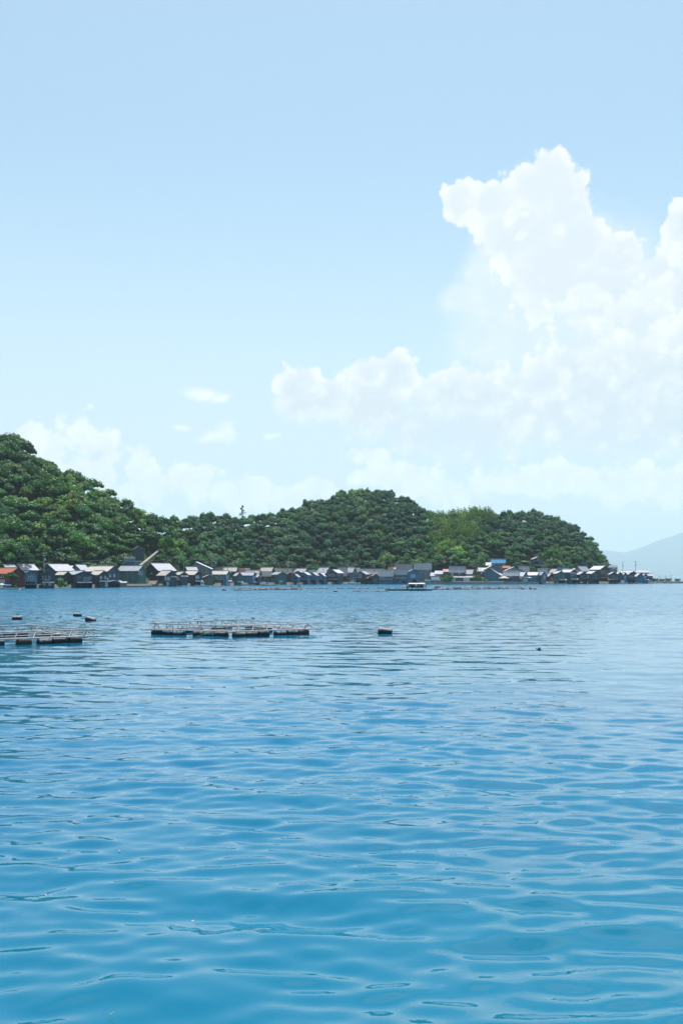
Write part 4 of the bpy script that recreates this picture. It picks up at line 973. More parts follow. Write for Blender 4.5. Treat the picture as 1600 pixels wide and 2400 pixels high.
# open garden pavilion
Y = shore(1178) - .5
t = empty('garden_pavilion', (X(1180, Y), Y, 1.42)); tag(t, 'open pavilion with low hipped roof on posts at the quay edge', 'pavilion')
zr_, ze_ = Z(1350.2, Y) - 1.42, Z(1354.8, Y) - 1.42; w_ = 12 / F * Y
MB().add([(-w_, -w_ * .8, ze_), (w_, -w_ * .8, ze_), (w_, w_ * .8, ze_), (-w_, w_ * .8, ze_), (-.5, 0, zr_), (.5, 0, zr_), (-w_, -w_ * .8, ze_ - .12), (w_, -w_ * .8, ze_ - .12), (w_, w_ * .8, ze_ - .12), (-w_, w_ * .8, ze_ - .12)],
         [(0, 1, 5, 4), (1, 2, 5), (2, 3, 4, 5), (3, 0, 4), (9, 8, 7, 6), (0, 6, 7, 1), (1, 7, 8, 2), (2, 8, 9, 3), (3, 9, 6, 0)]).build('roof', MR['cream'], t)
for sx_ in (-1, 1):
    for sy_ in (-1, 1): MB().box(sx_ * w_ * .75 - .1, sy_ * w_ * .55 - .1, 0, sx_ * w_ * .75 + .1, sy_ * w_ * .55 + .1, ze_ - .1).build('post', M_wood, t)
MB().box(-w_ * .6, .4, .45, w_ * .6, .9, .55).build('bench', M_wood, t)

# ------------------------------------------------------------------ shrubs and single trees
def bush(px, ybase, D_, s, label, tint=(1.3, 1.25, .9), zs=1.0, z=None):
    zb = Z(ybase, D_) if z is None else z
    t = empty('shrub', (X(px, D_), D_, zb)); t.scale = (s, s, s * zs); tag(t, label, 'shrub')
    MB().bar((0, 0, -.4), (0, 0, .9), .09, 5, .05).build('stem', M_bark, t)
    c = link('shrub_leaves', rnd.choice(BUSH), None, t, loc=(0, 0, .1)); c.color = (*tint, 1)
    return t
tree((X(29, shore(29) - 4.5), shore(29) - 4.5, .2), .4, .62, CROWNS[1], 'small leafy tree between the orange roofed house and the slate roofed boathouse', tint=(1.3, 1.15, .8), lift=1.9, zs=1.25)
bush(144, 1377, shore(144) - 4.2, 1.5, 'round green shrub on the water edge between two left boathouses', zs=1.25, z=.3)
bush(30, 1376, shore(30) - 5.2, 1.0, 'low shrub growing below the small leafy tree', z=.3)
bush(500, 1366, shore(500) - 4.0, 1.15, 'narrow shrub before the long low boathouse', (1.6, 1.3, .7), 1.7, .5)
bush(1048, 1364, shore(1048) - 2.2, 1.9, 'bright shrub on the quay right of the white truck', z=1.3)
bush(1038, 1364, shore(1038) - 2.6, 1.1, 'low yellowish bush next to the truck', (1.8, 1.4, .8), z=1.3)
bush(1131, 1364, shore(1131) - 1.8, 1.4, 'flowering low shrub at the foot of the teal pole', (1.7, 1.35, .8), z=1.3)
bush(1170, 1364, shore(1170) - 1.5, 1.2, 'shrub beside the open pavilion', (1.4, 1.3, .8), z=1.3)
for i, (px, w_) in enumerate(((1533, 'first'), (1549, 'second'), (1563, 'third'), (1585, 'fourth'))):
    bush(px, 0, shore(px) + 4, 1.5 - .2 * (i % 2), 'low shrub on the stone breakwater, %s one past the last boathouse' % w_, (1.1, 1.0, .9), .8, .8)
def skyline_tree(px, t_, s, label, crown=FLAT, zs=1.6, tint=(.8, .9, 1.0), name='pine_tree', dz=0):
    Y = shore(px) + t_; tree((X(px, Y), Y, terrain_h(px, t_) + dz), 1.0, s, crown, label, 'tree', None, tint, name, 2.0, zs)
skyline_tree(568, 118, 1.0, 'lone dark pine standing above the ridge of the low saddle', zs=1.9)
skyline_tree(861, 168, .8, 'small pine on the very top of the domed hill', zs=1.7)
skyline_tree(295, 108, 1.15, 'airy spreading tree on the shoulder of the left hill', CROWNS[2], 1.25, (1.2, 1.15, 1.1), 'broadleaf_tree')
skyline_tree(185, 140, .8, 'spiky little conifer on the left ridge line', zs=1.3)
skyline_tree(1255, 150, 1.3, 'pale leafed tree topping the rounded right hill', CROWNS[4], 1.0, (1.7, 1.4, 1.2), 'broadleaf_tree')
Y = shore(901) + 30
tree((X(905, Y), Y, 1.3), .3, 1.5, CROWNS[0], 'pale green spreading tree over the middle roofs, right of the thin pole', tint=(1.5, 1.4, 1.3), lift=3.2, zs=1.25)
Y = shore(1290) + 32
tree((X(1292, Y), Y, 1.3), .8, 1.9, CROWNS[3], 'broad tree with warm green crown right of the hillside house', tint=(1.7, 1.4, .8), lift=2.6, zs=1.3)
for (px, s_, tint, lb) in ((638, .7, (2.0, 1.6, .6), 'small bright tree behind the cream roof with the steep gable'), (739, 1.0, (1.8, 1.5, .6), 'bright yellow green tree behind the blue boathouses'), (832, .8, (1.3, 1.3, .9), 'small tree behind the narrow pale blue house'), (1245, 1.0, (1.5, 1.3, .8), 'bushy tree below the hillside house on the right')):
    Y = shore(px) + 38; tree((X(px, Y), Y, 1.3), .5, s_, rnd.choice(CROWNS), lb, tint=tint, lift=1.6, zs=1.25)
# bamboo thicket on the saddle right of the domed hill
bo = []
for i, p in enumerate(bam):
    if i < 2:
        t = tree((p[2], p[3], p[4]), i, 1.1, BAMBOO[i], ('feathery bamboo clump lowest on the slope right of the domed hill', 'second lowest feathery bamboo clump right of the domed hill')[i], 'bamboo', 'bamboo clumps', (2.0, 1.45, .75), 'bamboo_clump', .8)
        bo.append([c for c in COL.objects if c.parent == t and c.data == BAMBOO[i]][0])
extra = [(p[0], p[1], p[2] + rnd.uniform(-3, 3), p[3] + rnd.uniform(-3, 3), p[4] + .5) for p in bam for _ in (0,)]
wood('bamboo_grove', bam[2:] + extra, bo, .95, 1.5, lambda p: tuple(c * k for c, k in zip((2.5, 1.6, .9), [rt.uniform(.65, 1.3)] * 3)), .8)

# ------------------------------------------------------------------ power poles and lines
def pole(px, ytop, D_, z0, label, arms=2, box=False, r=.13, z1=None):
    zt = Z(ytop, D_); x = X(px, D_)
    t = empty('utility_pole', (x, D_, z0), math.radians(8)); tag(t, label, 'pole', 'utility poles of the village'); h = zt - z0
    MB().bar((0, 0, -.5), (0, 0, h), r * 1.25, 8, r * .8).build('pole', M_conc, t)
    for i in range(arms):
        z_ = h - .35 - i * .9
        MB().box(-.9, -.16, z_, .9, -.06, z_ + .1).build('crossarm', M_metal, t)
        for xx in (-.8, -.3, .3, .8): MB().lathe([(.03, 0), (.07, .05), (.07, .16), (.03, .2)], 6, (xx, -.11, z_ + .1)).build('insulator', M_white, t)
    if box:
        MB().lathe([(.1, -.02), (.28, 0), (.28, .75), (.1, .82)], 8, (.38, -.1, h - 3.2)).build('transformer', M_metal, t)
    return Vector((x, D_, zt - .3))
PO = {}
for (k, px, yt, dt, z0, arms, box, label) in (
    ('a', 104, 1295, 20, 1.2, 2, True, 'utility pole with transformer behind the left roofs, the leftmost pole'),
    ('b', 239, 1316, 22, 1.2, 1, False, 'short pole top showing over the long cream roof'),
    ('c', 256, 1309, 24, 1.2, 2, False, 'pole with white insulators left of the blue parapet building'),
    ('d', 419, 1303, 30, 1.2, 1, True, 'grey pole half lost in the bright bushes of the spur'),
    ('e', 431, 1322, 18, 1.2, 0, False, 'bare pale post rising from the roof by the spur'),
    ('f', 482, 1317, 14, 1.2, 1, False, 'thin pole in front of the long sloping roof edge'),
    ('g', 497, 1306, 22, 1.2, 3, False, 'left pole of the crowded pair covered with insulators'),
    ('h', 504, 1307, 23, 1.2, 3, True, 'right pole of the crowded pair, carrying the transformer'),
    ('i', 534, 1321, 30, 1.2, 1, False, 'pole above the cream tiled roof of the second row'),
    ('j', 674, 1314, 16, 1.2, 3, True, 'dark pole with many white fittings over the broad cream roof'),
    ('k', 758, 1326, 12, 1.2, 1, False, 'short pole before the tall pale roof with dark gable'),
    ('l', 877, 1321, 14, 1.2, 1, False, 'thin dark pole over the long pale middle roof'),
    ('m', 901, 1315, 24, 1.2, 1, False, 'pole standing in front of the pale green spreading tree'),
    ('n', 1055, 1305, 20, 1.2, 2, True, 'tall pole against the bright trees behind the quay house'),
    ('o', 1126, 1331, -1.5, 1.4, 0, True, 'teal grey lamp pole on the quay right of the wooden rack'),
    ('p', 1312, 1321, 14, 1.2, 1, False, 'pole rising over roofs right of the hillside house'),
    ('q', 1458, 1316, 14, 1.2, 1, True, 'left of the two tall poles against the far mountain'),
    ('r', 1488, 1314, 12, 1.2, 2, True, 'right of the two tall poles against the far mountain'),
    ('s', 1545, 1349, 1, .6, 1, False, 'first small pole out on the breakwater'),
    ('t', 1558, 1349, 1, .6, 1, False, 'second small pole out on the breakwater'),
    ('u', 1572, 1348, 1, .6, 1, False, 'third and farthest small pole on the breakwater')):
    PO[k] = pole(px, yt, shore(px) + dt, z0, label, arms, box)
def wire(a_, b_, label, sag=1.0, r=.035, dz=0):
    a_, b_ = Vector(a_), Vector(b_); m_ = MB(); n = 10; pr = None
    for i in range(n + 1):
        k = i / n; q = a_.lerp(b_, k) + Vector((0, 0, dz - 4 * sag * k * (1 - k))) - a_
        if pr is not None: m_.bar(pr, q, r, 4)
        pr = q
    o = m_.build('power_line', M_metal); o.location = a_; tag(o, label, 'wire', 'overhead power lines')
off_l = Vector((X(-60, 400), 400, Z(1306, 400)))
wire(off_l, PO['a'], 'overhead wire running off the left edge from the leftmost pole'); wire(PO['a'], PO['c'], 'overhead wire across the dark left hill above the cream roofs', 1.6)
wire(PO['c'], PO['d'], 'overhead wire passing behind the tall dark hillside house', 1.5); wire(PO['d'], PO['g'], 'overhead wire from the bushy spur to the crowded pole pair', 1.2)
wire(PO['h'], PO['j'], 'long overhead wire across the dark foot of the saddle', 2.2); wire(PO['j'], PO['l'], 'overhead wire over the middle boathouses', 2.0)
wire(PO['l'], PO['m'], 'short wire ending at the pale green tree', .4); wire(PO['m'], PO['n'], 'overhead wire behind the speckled roof towards the quay house', 1.8)
wire(PO['n'], PO['p'], 'overhead wire above the vivid blue roof', 2.4); wire(PO['p'], PO['q'], 'overhead wire leaving the right hill towards the tall poles', 2.0)
wire(PO['q'], PO['r'], 'wire between the two tall poles', .4); wire(PO['r'], PO['s'], 'wire dropping from the tall pole to the breakwater', 1.0)
wire(PO['s'], PO['t'], 'short wire between first and second breakwater poles', .3, .03); wire(PO['t'], PO['u'], 'short wire between second and third breakwater poles', .3, .03)

# ------------------------------------------------------------------ vehicles
M_tyre = material('tyre', (.02, .02, .02), .8, .2, build=worn(.2, 4)); M_body = material('white_car_paint', (.66, .68, .68), .25, .6, build=worn(.05, 2)); M_darkbody = material('dark_car_paint', (.04, .06, .09), .2, .6, build=worn(.1, 2))
def wheel(parent, x, y, r=.33):
    w = MB().lathe([(r * .6, -.1), (r, -.08), (r, .08), (r * .6, .1)], 12).build('wheel', M_tyre, parent, loc=(x, y, r), rot=(math.pi / 2, 0, 0))
    MB().lathe([(.02, -.02), (r * .55, 0), (.02, .03)], 10).build('rim', M_metal, w, loc=(0, 0, .09))
def truck(px, D_, label):
    t = empty('box_truck', (X(px, D_), D_, 1.42)); tag(t, label, 'truck')
    MB().box(-3.1, -.95, .75, 1.3, .95, 2.75).build('cargo_box', M_white, t); MB().box(-3.0, -.8, .5, 3.0, .8, .74).build('chassis', M_darkframe, t)
    MB().add([(1.4, -.9, .55), (3.1, -.9, .55), (3.1, .9, .55), (1.4, .9, .55), (1.4, -.9, 1.95), (2.75, -.85, 1.95), (2.75, .85, 1.95), (1.4, .9, 1.95), (3.1, -.9, 1.25), (3.1, .9, 1.25)],
             [(3, 2, 1, 0), (0, 1, 8, 5, 4), (1, 2, 9, 8), (8, 9, 6, 5), (2, 3, 7, 6, 9), (3, 0, 4, 7), (4, 5, 6, 7)]).build('cab', M_body, t)
    MB().box(1.75, -.93, 1.25, 2.65, -.905, 1.8).build('side_window', M_glass, t); MB().hexa([(3.12, -.75, 1.28), (3.14, -.75, 1.28), (3.14, .75, 1.28), (3.12, .75, 1.28), (2.77, -.75, 1.88), (2.79, -.75, 1.88), (2.79, .75, 1.88), (2.77, .75, 1.88)]).build('windscreen', M_glass, t)
    for x in (-2, 2.3):
        for y in (-.85, .85): wheel(t, x, y, .38)
    MB().box(3.1, -.8, .7, 3.13, -.5, .9).build('headlight', M_frame, t); MB().box(3.1, .5, .7, 3.13, .8, .9).build('headlight', M_frame, t)
def car(px, D_, mat, label, rz=0, z=1.42):
    t = empty('parked_car', (X(px, D_), D_, z), rz); tag(t, label, 'car')
    pr = [(-2.0, .45), (-2.05, .85), (-1.7, 1.0), (-1.15, 1.45), (.45, 1.48), (1.15, 1.02), (1.95, .88), (2.05, .5)]
    n = len(pr); vs = [(x, -.82, z_) for x, z_ in pr] + [(x, .82, z_) for x, z_ in pr]
    MB().add(vs, [tuple(range(n))[::-1], tuple(range(n, 2 * n))] + [(i, (i + 1) % n, n + (i + 1) % n, n + i) for i in range(n)]).build('body', mat, t)
    for y in (-.84, .82): MB().add([(-1.45, y, 1.03), (.95, y, 1.05), (.42, y, 1.4), (-1.1, y, 1.38), (-1.45, y + .02, 1.03), (.95, y + .02, 1.05), (.42, y + .02, 1.4), (-1.1, y + .02, 1.38)], [(0, 1, 2, 3), (7, 6, 5, 4), (0, 4, 5, 1), (1, 5, 6, 2), (2, 6, 7, 3), (3, 7, 4, 0)]).build('side_window', M_glass, t)
    for x in (-1.3, 1.3):
        for y in (-.78, .78): wheel(t, x, y, .31)
truck(1023, shore(1023) - .5, 'white box truck parked on the quay')
car(1003, shore(1003) - 1.0, M_body, 'white car parked left of the box truck')
car(1142, shore(1142) + 1.0, M_darkbody, 'dark car parked in front of the large dark warehouse')
# ------------------------------------------------------------------ boats
def paint(name, c, r=.35): return material(name, c, r, .5, build=worn(.15, 1.2))
M_h = dict(cyan=paint('hull_cyan', (.20, .42, .42)), white=paint('hull_white', (.66, .68, .67)), teal=paint('hull_teal', (.28, .46, .48)), green=paint('hull_green', (.05, .22, .17)), blue=paint('hull_blue', (.03, .12, .28)), cream=paint('hull_cream', (.56, .50, .38)), lime=paint('hull_lime', (.34, .38, .12)), dark=paint('hull_dark', (.03, .04, .05)))
def boat(px, yw, length, heading, hull, label, cabin=None, mast=0, beam=None, free=.55, bow=.7, cat='boat', name='fishing_boat', extra=True):
    """heading in degrees, 0 = bow to the right"""
    D_ = min(DW(yw), shore(px) - 4.5); t = empty(name, (X(px, D_), D_, 0), math.radians(heading)); tag(t, label, cat)
    L = length; B_ = beam or L * .24; st = [(-.5, .80, .9), (-.3, .95, .6), (0, 1.0, .5), (.22, .82, .7), (.38, .5, 1.15), (.5, .04, 1.9)]
    V, Fc = [], []
    for (u, w, k) in st:
        x = u * L; hw = w * B_ / 2; top = free * (.75 + .35 * k * (bow if u > 0 else .6)); rake = .04 * L * (u > .3)
        V += [(x - rake, 0, -.25), (x - rake * .6, hw * .62, -.12), (x, hw, top), (x, hw * .86, top), (x, 0, top - .22 if u < .4 else top), (x, -hw * .86, top), (x, -hw, top), (x - rake * .6, -hw * .62, -.12)]
    for i in range(len(st) - 1):
        for j in range(8): a_, b_ = i * 8 + j, i * 8 + (j + 1) % 8; Fc.append((a_, b_, b_ + 8, a_ + 8))
    Fc += [tuple(range(8))[::-1], tuple(range(len(V) - 8, len(V)))]
    MB().add(V, Fc).build('hull', M_h[hull], t)
    g_ = MB()
    for sy in (-1, 1):
        for i in range(len(st) - 1):
            p, q = V[i * 8 + (2 if sy > 0 else 6)], V[(i + 1) * 8 + (2 if sy > 0 else 6)]; g_.bar(p, q, .05, 5)
    g_.build('gunwale', M_white if hull != 'white' else M_h['teal'], t)
    if cabin:
        cx_, cl, ch = cabin; z0 = free * .8; w = B_ * .31
        c = MB().hexa([(cx_ * L - cl / 2, -w, z0), (cx_ * L + cl / 2, -w, z0), (cx_ * L + cl / 2, w, z0), (cx_ * L - cl / 2, w, z0), (cx_ * L - cl / 2, -w * .9, z0 + ch), (cx_ * L + cl / 2 - .3, -w * .9, z0 + ch), (cx_ * L + cl / 2 - .3, w * .9, z0 + ch), (cx_ * L - cl / 2, w * .9, z0 + ch)]).build('cabin', M_white, t)
        MB().box(cx_ * L - cl / 2 + .15, -w - .01, z0 + ch * .5, cx_ * L + cl / 2 - .35, -w + .06, z0 + ch * .85).build('window', M_glass, c)
        MB().box(cx_ * L - cl / 2 - .2, -w * 1.05, z0 + ch + .002, cx_ * L + cl / 2, w * 1.05, z0 + ch + .08).build('cabin_roof', M_white, c)
    if mast:
        m_ = MB().bar((-.05 * L, 0, free), (-.05 * L, 0, free + mast), .05, 6, .03); m_.bar((-.05 * L, 0, free + mast * .85), (-.4 * L, 0, free + mast * .45), .03, 5); m_.build('mast', M_metal, t)
    if extra and L > 4: MB().box(-.42 * L, -.25, free * .6, -.42 * L + .5, .25, free * .6 + .5).build('engine_cover', M_darkframe, t)
    return t
boat(31, 1381.2, 8.2, 3, 'cyan', 'long pale turquoise open boat moored before the orange roofed house', free=.5, name='rowing_boat')
boat(-2, 1380, 4.5, 0, 'blue', 'blue hulled boat with white canopy cut off by the left edge', cabin=(0, 1.8, 1.1))
boat(481, 1374.6, 9.5, 4, 'teal', 'pale teal boat with white cabin before the olive shed', cabin=(-.12, 1.6, 1.3), free=.5)
boat(499, 1376, 2.2, 20, 'white', 'tiny white dinghy off the long low boathouse', beam=.9, free=.4, name='dinghy', extra=False)
boat(519, 1375, 2.4, -20, 'cream', 'tiny cream dinghy right of the white one', beam=.9, free=.4, name='dinghy', extra=False)
boat(436, 1374.5, 3.2, 10, 'white', 'small white skiff tied under the boathouse with the pale curtain', beam=1.1, free=.5, name='dinghy', extra=False)
boat(618, 1371.5, 6.5, 172, 'white', 'white fishing boat with tall white fin, left of the green one', cabin=(.05, 1.7, 1.2), mast=3.8)
boat(629, 1372.5, 7.5, 5, 'green', 'green hulled fishing boat with white cabin by the grey gabled boathouse', cabin=(-.05, 2.0, 1.1))
boat(647, 1371.5, 4.6, 8, 'lime', 'small yellow green skiff right of the green fishing boat', free=.5, name='dinghy')
boat(668, 1372, 2.6, 0, 'white', 'low white skiff below the faded brown wall', beam=.9, free=.3, name='dinghy', extra=False)
boat(829, 1369.8, 7.4, 6, 'teal', 'pale fishing boat with cabin and mast moored before the white gabled house', cabin=(-.1, 1.7, 1.5), mast=3.4, free=.8, bow=1.1)
boat(805, 1369, 3.4, 180, 'cream', 'cream skiff left of the fishing boat with the mast', free=.4, name='dinghy', extra=False)
boat(1283, 1368.6, 6.0, 178, 'cream', 'cream fishing boat, left of the two under the narrow lilac boathouse', cabin=(.1, 1.2, 1.0))
boat(1296, 1368.8, 6.5, 2, 'green', 'greenish fishing boat with mast right of the cream one', cabin=(-.1, 1.5, 1.2), mast=3.0)
boat(1313, 1368.6, 2.0, 0, 'white', 'first of two tiny white floats of boat shape by the green fishing boat', beam=.9, free=.35, name='dinghy', extra=False)
boat(1322, 1368.4, 2.8, 0, 'white', 'tiny white skiff under the bright little awning', beam=.9, free=.35, name='dinghy', extra=False)
boat(1457, 1367.3, 6.8, 178, 'white', 'white cabin boat before the little blue gable', cabin=(.0, 2.2, 1.5), free=.6)
boat(1478, 1367.5, 8.5, 2, 'blue', 'long low blue boat right of the white cabin boat', free=.5)
boat(1498, 1367.4, 3.2, 0, 'white', 'small white skiff before the dark boathouse with brown windows', free=.4, name='dinghy', extra=False)
boat(1524, 1366.8, 5.5, 4, 'cream', 'cream boat with white canopy under the last boathouse', cabin=(0, 2.6, 1.3), free=.5)
boat(1541, 1366.6, 6.0, 0, 'white', 'pale boat with flat awning at the start of the breakwater', cabin=(.05, 3.2, 1.0), free=.5)
boat(1560, 1366.6, 7.5, 3, 'blue', 'left dark blue boat lying along the breakwater')
boat(1583, 1366.6, 7.5, -3, 'blue', 'right dark blue boat with pale tarp along the breakwater', cabin=(-.2, 1.5, .6))

# ------------------------------------------------------------------ parasols
def parasol(x, y, z, r, h, mat, label, cat='parasol', name='parasol'):
    t = empty(name, (x, y, z)); tag(t, label, cat)
    MB().bar((0, 0, 0), (0, 0, h), .03, 6).build('pole', M_metal, t)
    m_ = MB(); n = 10; V = [(0, 0, h + .02)]
    for k, (rr, zz) in enumerate(((.5, .90), (.85, .68), (1.0, .45))): V += [(r * rr * math.cos(2 * math.pi * i / n), r * rr * math.sin(2 * math.pi * i / n), h - (1 - zz) * r * .75 + .02) for i in range(n)]
    Fs = [(0, 1 + i, 1 + (i + 1) % n) for i in range(n)]
    for k in (0, 1): Fs += [(1 + k * n + i, 1 + (k + 1) * n + i, 1 + (k + 1) * n + (i + 1) % n, 1 + k * n + (i + 1) % n) for i in range(n)]
    m_.add(V, Fs); o = m_.build('canopy', mat, t); md = o.modifiers.new('thick', 'SOLIDIFY'); md.thickness = .02
    return t
M_red = material('coral_cloth', (.62, .13, .12), .8, .2, build=worn(.15, 2)); M_blueC = material('blue_cloth', (.06, .25, .55), .8, .2, build=worn(.15, 2)); M_sandC = material('sand_cloth', (.66, .54, .40), .8, .2, build=worn(.15, 2)); M_greenC = material('green_net', (.02, .09, .07), .9, .2, build=worn(.3, 2))
Ya = shore(15) - 8
for (px, py, r_, mt, lb) in ((5, 1367.5, 1.1, M_white, 'white parasol over the boat at the left edge'), (15, 1369.5, .8, M_blueC, 'blue parasol second from the left edge'), (20, 1371, .6, M_sandC, 'small sand coloured parasol between the blue ones'), (23.5, 1370, .75, M_blueC, 'blue parasol nearest the small leafy tree')):
    parasol(X(px, Ya), Ya, .55, r_, Z(py, Ya) - .55, mt, lb)

# ------------------------------------------------------------------ people
M_skin = material('skin', (.42, .27, .19), .6, .3, build=worn(.05, 6)); M_hair = material('dark_hair', (.015, .012, .01), .7, .3, build=worn(.2, 9))
CL = {k: material('cloth_' + k, c, .85, .2, build=worn(.12, 5)) for k, c in dict(white=(.62, .62, .60), navy=(.03, .05, .10), pink=(.50, .28, .26), blue=(.08, .22, .42), grey=(.18, .19, .20), black=(.02, .02, .025)).items()}
def person(loc, rz, pose, top, bottom, label, hat=None):
    """one continuous body grown from a skeleton; standing, sitting or bending"""
    if pose == 'sit': hip = .48; knee = [(s * .12, .42, .50) for s in (-1, 1)]; ank = [(s * .12, .44, .07) for s in (-1, 1)]; lean = .05
    elif pose == 'bend': hip = .86; knee = [(s * .12, .06, .46) for s in (-1, 1)]; ank = [(s * .13, -.02, .07) for s in (-1, 1)]; lean = .32
    else: hip = .90; knee = [(s * .10, .03, .48) for s in (-1, 1)]; ank = [(s * .11, -.01, .07) for s in (-1, 1)]; lean = .02
    V = [(0, 0, hip), (0, lean * .4, hip + .22), (0, lean, hip + .48), (0, lean * 1.15, hip + .57), (0, lean * 1.2 + .02, hip + .68), (0, lean * 1.2 + .02, hip + .78)]
    Rr = [.15, .135, .15, .055, .09, .085]; E = [(0, 1), (1, 2), (2, 3), (3, 4), (4, 5)]
    for s in (-1, 1):
        b = len(V); sh = (s * .19, lean, hip + .47)
        el_ = (s * .25, lean + .04, hip + .20) if pose != 'bend' else (s * .22, lean + .2, hip + .22)
        ha = (s * .22, lean + .20, hip + .02) if pose == 'stand' else (s * .12, lean + .34, hip + .08)
        V += [sh, el_, ha, (ha[0], ha[1] + .05, ha[2] - .08)]; Rr += [.065, .048, .034, .03]; E += [(2, b), (b, b + 1), (b + 1, b + 2), (b + 2, b + 3)]
    for k, s in enumerate((-1, 1)):
        b = len(V); V += [(s * .09, 0, hip - .04), knee[k], ank[k], (ank[k][0], ank[k][1] + .15, .04)]; Rr += [.095, .062, .042, .035]; E += [(0, b), (b, b + 1), (b + 1, b + 2), (b + 2, b + 3)]
    me = bpy.data.meshes.new('body'); me.from_pydata(V, E, []); t = empty('person', loc, rz); tag(t, label, 'person')
    o = link('body', me, None, t); md = o.modifiers.new('skin', 'SKIN'); sv = me.skin_vertices[0].data
    for i, r_ in enumerate(Rr): sv[i].radius = (r_, r_ * (.72 if i in (0, 1, 2) else 1))
    sv[0].use_root = True; o.modifiers.new('sub', 'SUBSURF').levels = 1; o.modifiers['sub'].render_levels = 1
    dg = bpy.context.evaluated_depsgraph_get(); m2 = bpy.data.meshes.new_from_object(o.evaluated_get(dg)); o.modifiers.clear(); o.data = m2
    m2.materials.clear()
    for m_ in (M_skin, top, bottom): m2.materials.append(m_)
    for p in m2.polygons:
        c = p.center; zt = hip + .56
        if c.z > zt: p.material_index = 0
        elif c.z > hip + .02 and abs(c.x) < .30 and not (abs(c.x) > .2 and c.z < hip + .25): p.material_index = 1
        elif abs(c.x) > .19 and c.z > hip - .15: p.material_index = 0
        elif c.y > lean + .28 and pose != 'stand' and c.z > hip - .1 and pose == 'bend': p.material_index = 0
        else: p.material_index = 2
    smooth_mesh(m2)
    hd = Vector((0, lean * 1.2 + .02, hip + .74)); h_ = MB()
    h_.lathe([(.02, .115), (.07, .10), (.10, .05), (.105, 0), (.085, -.05)][::-1], 10, (hd.x, hd.y - .02, hd.z)); h_.build('hair', M_hair if not hat else hat, t)
    if hat: MB().lathe([(.19, 0), (.18, .02), (.10, .03)], 12, (hd.x, hd.y, hd.z + .03)).build('hat_brim', hat, t)
    return t

# ------------------------------------------------------------------ work barge with canopy
Db = 322.0
def bx_(px): return X(px, Db)
t = empty('work_barge', (bx_(955), Db, 0)); tag(t, 'long low work barge with cream canopy, out in the bay before the blue boathouses', 'barge')
x0, x1 = bx_(901) - bx_(955), bx_(1012) - bx_(955)
MB().hexa([(x0 + .6, -1.4, -.2), (x1 - .4, -1.4, -.2), (x1 - .4, 1.4, -.2), (x0 + .6, 1.4, -.2), (x0, -1.6, .42), (x1, -1.6, .42), (x1, 1.6, .42), (x0, 1.6, .42)]).build('hull', M_h['dark'], t)
for i in range(18): a_ = x0 + (x1 - x0) * i / 18; MB().box(a_ + .03, -1.55, .425, a_ + (x1 - x0) / 18 - .03, 1.55, .48).build('plank', M_wood, t)
c0, c1 = bx_(956) - bx_(955), bx_(995) - bx_(955)
cm = MB(); nn = 6; zt = Z(1366.3, Db)
prof = [(-1.4, -.30), (-.9, -.06), (0, 0), (.9, -.06), (1.4, -.30)]
V = [(xx, y, zt + z_ - (.14 if e_ else 0)) for xx, e_ in ((c0, 1), (c0 + .4, 0), (c1 - .4, 0), (c1, 1)) for (y, z_) in prof]
cm.add(V, [(i * 5 + j, (i + 1) * 5 + j, (i + 1) * 5 + j + 1, i * 5 + j + 1) for i in range(3) for j in range(4)])
co = cm.build('canopy', M_awn['cream'], t); co.modifiers.new('thick', 'SOLIDIFY').thickness = .06
for xx in (c0 + .1, (c0 + c1) / 2, c1 - .1):
    for yy in (-1.35, 1.35): MB().bar((xx, yy, .45), (xx, yy, zt - .25), .045, 6).build('post', M_metal, t)
MB().box(c0 + .1, 1.36, .9, c1 - .5, 1.42, zt - .3).build('net_screen', M_greenC, t)
MB().box(bx_(952) - bx_(955), -.6, .48, bx_(955) - bx_(955), .6, 1.5).build('winch_box', M_greenC, t)
parasol(bx_(945.5), Db - .6, .48, .75, 1.15, M_red, 'coral red parasol standing on the barge left of the canopy')
parasol(bx_(974), Db - 1.0, .48, .62, 1.45, M_white, 'white parasol held under the cream barge canopy')
for (px, dy, pose, a_, b_, lb, hat) in (
    (960, -.9, 'sit', 'white', 'navy', 'person in white sitting at the left end under the canopy', None), (966, .2, 'bend', 'blue', 'black', 'person in blue bending over under the canopy', None),
    (973.5, -.8, 'sit', 'pink', 'grey', 'person in pink sitting beneath the white parasol', None), (980, -.5, 'bend', 'white', 'grey', 'person in white bending right of the white parasol', M_white),
    (986, .3, 'stand', 'navy', 'black', 'standing person in dark clothes by the right canopy post', None), (990, -.8, 'bend', 'grey', 'navy', 'person in grey bending at the right end of the canopy', None),
    (997, -.3, 'stand', 'blue', 'navy', 'person in blue standing outside the canopy at its right', None), (943, .8, 'sit', 'pink', 'navy', 'person in pink sitting behind the coral red parasol', None)):
    person((bx_(px), Db + dy, .48), rnd.uniform(-2.5, -.6), pose, CL[a_], CL[b_], lb, hat)

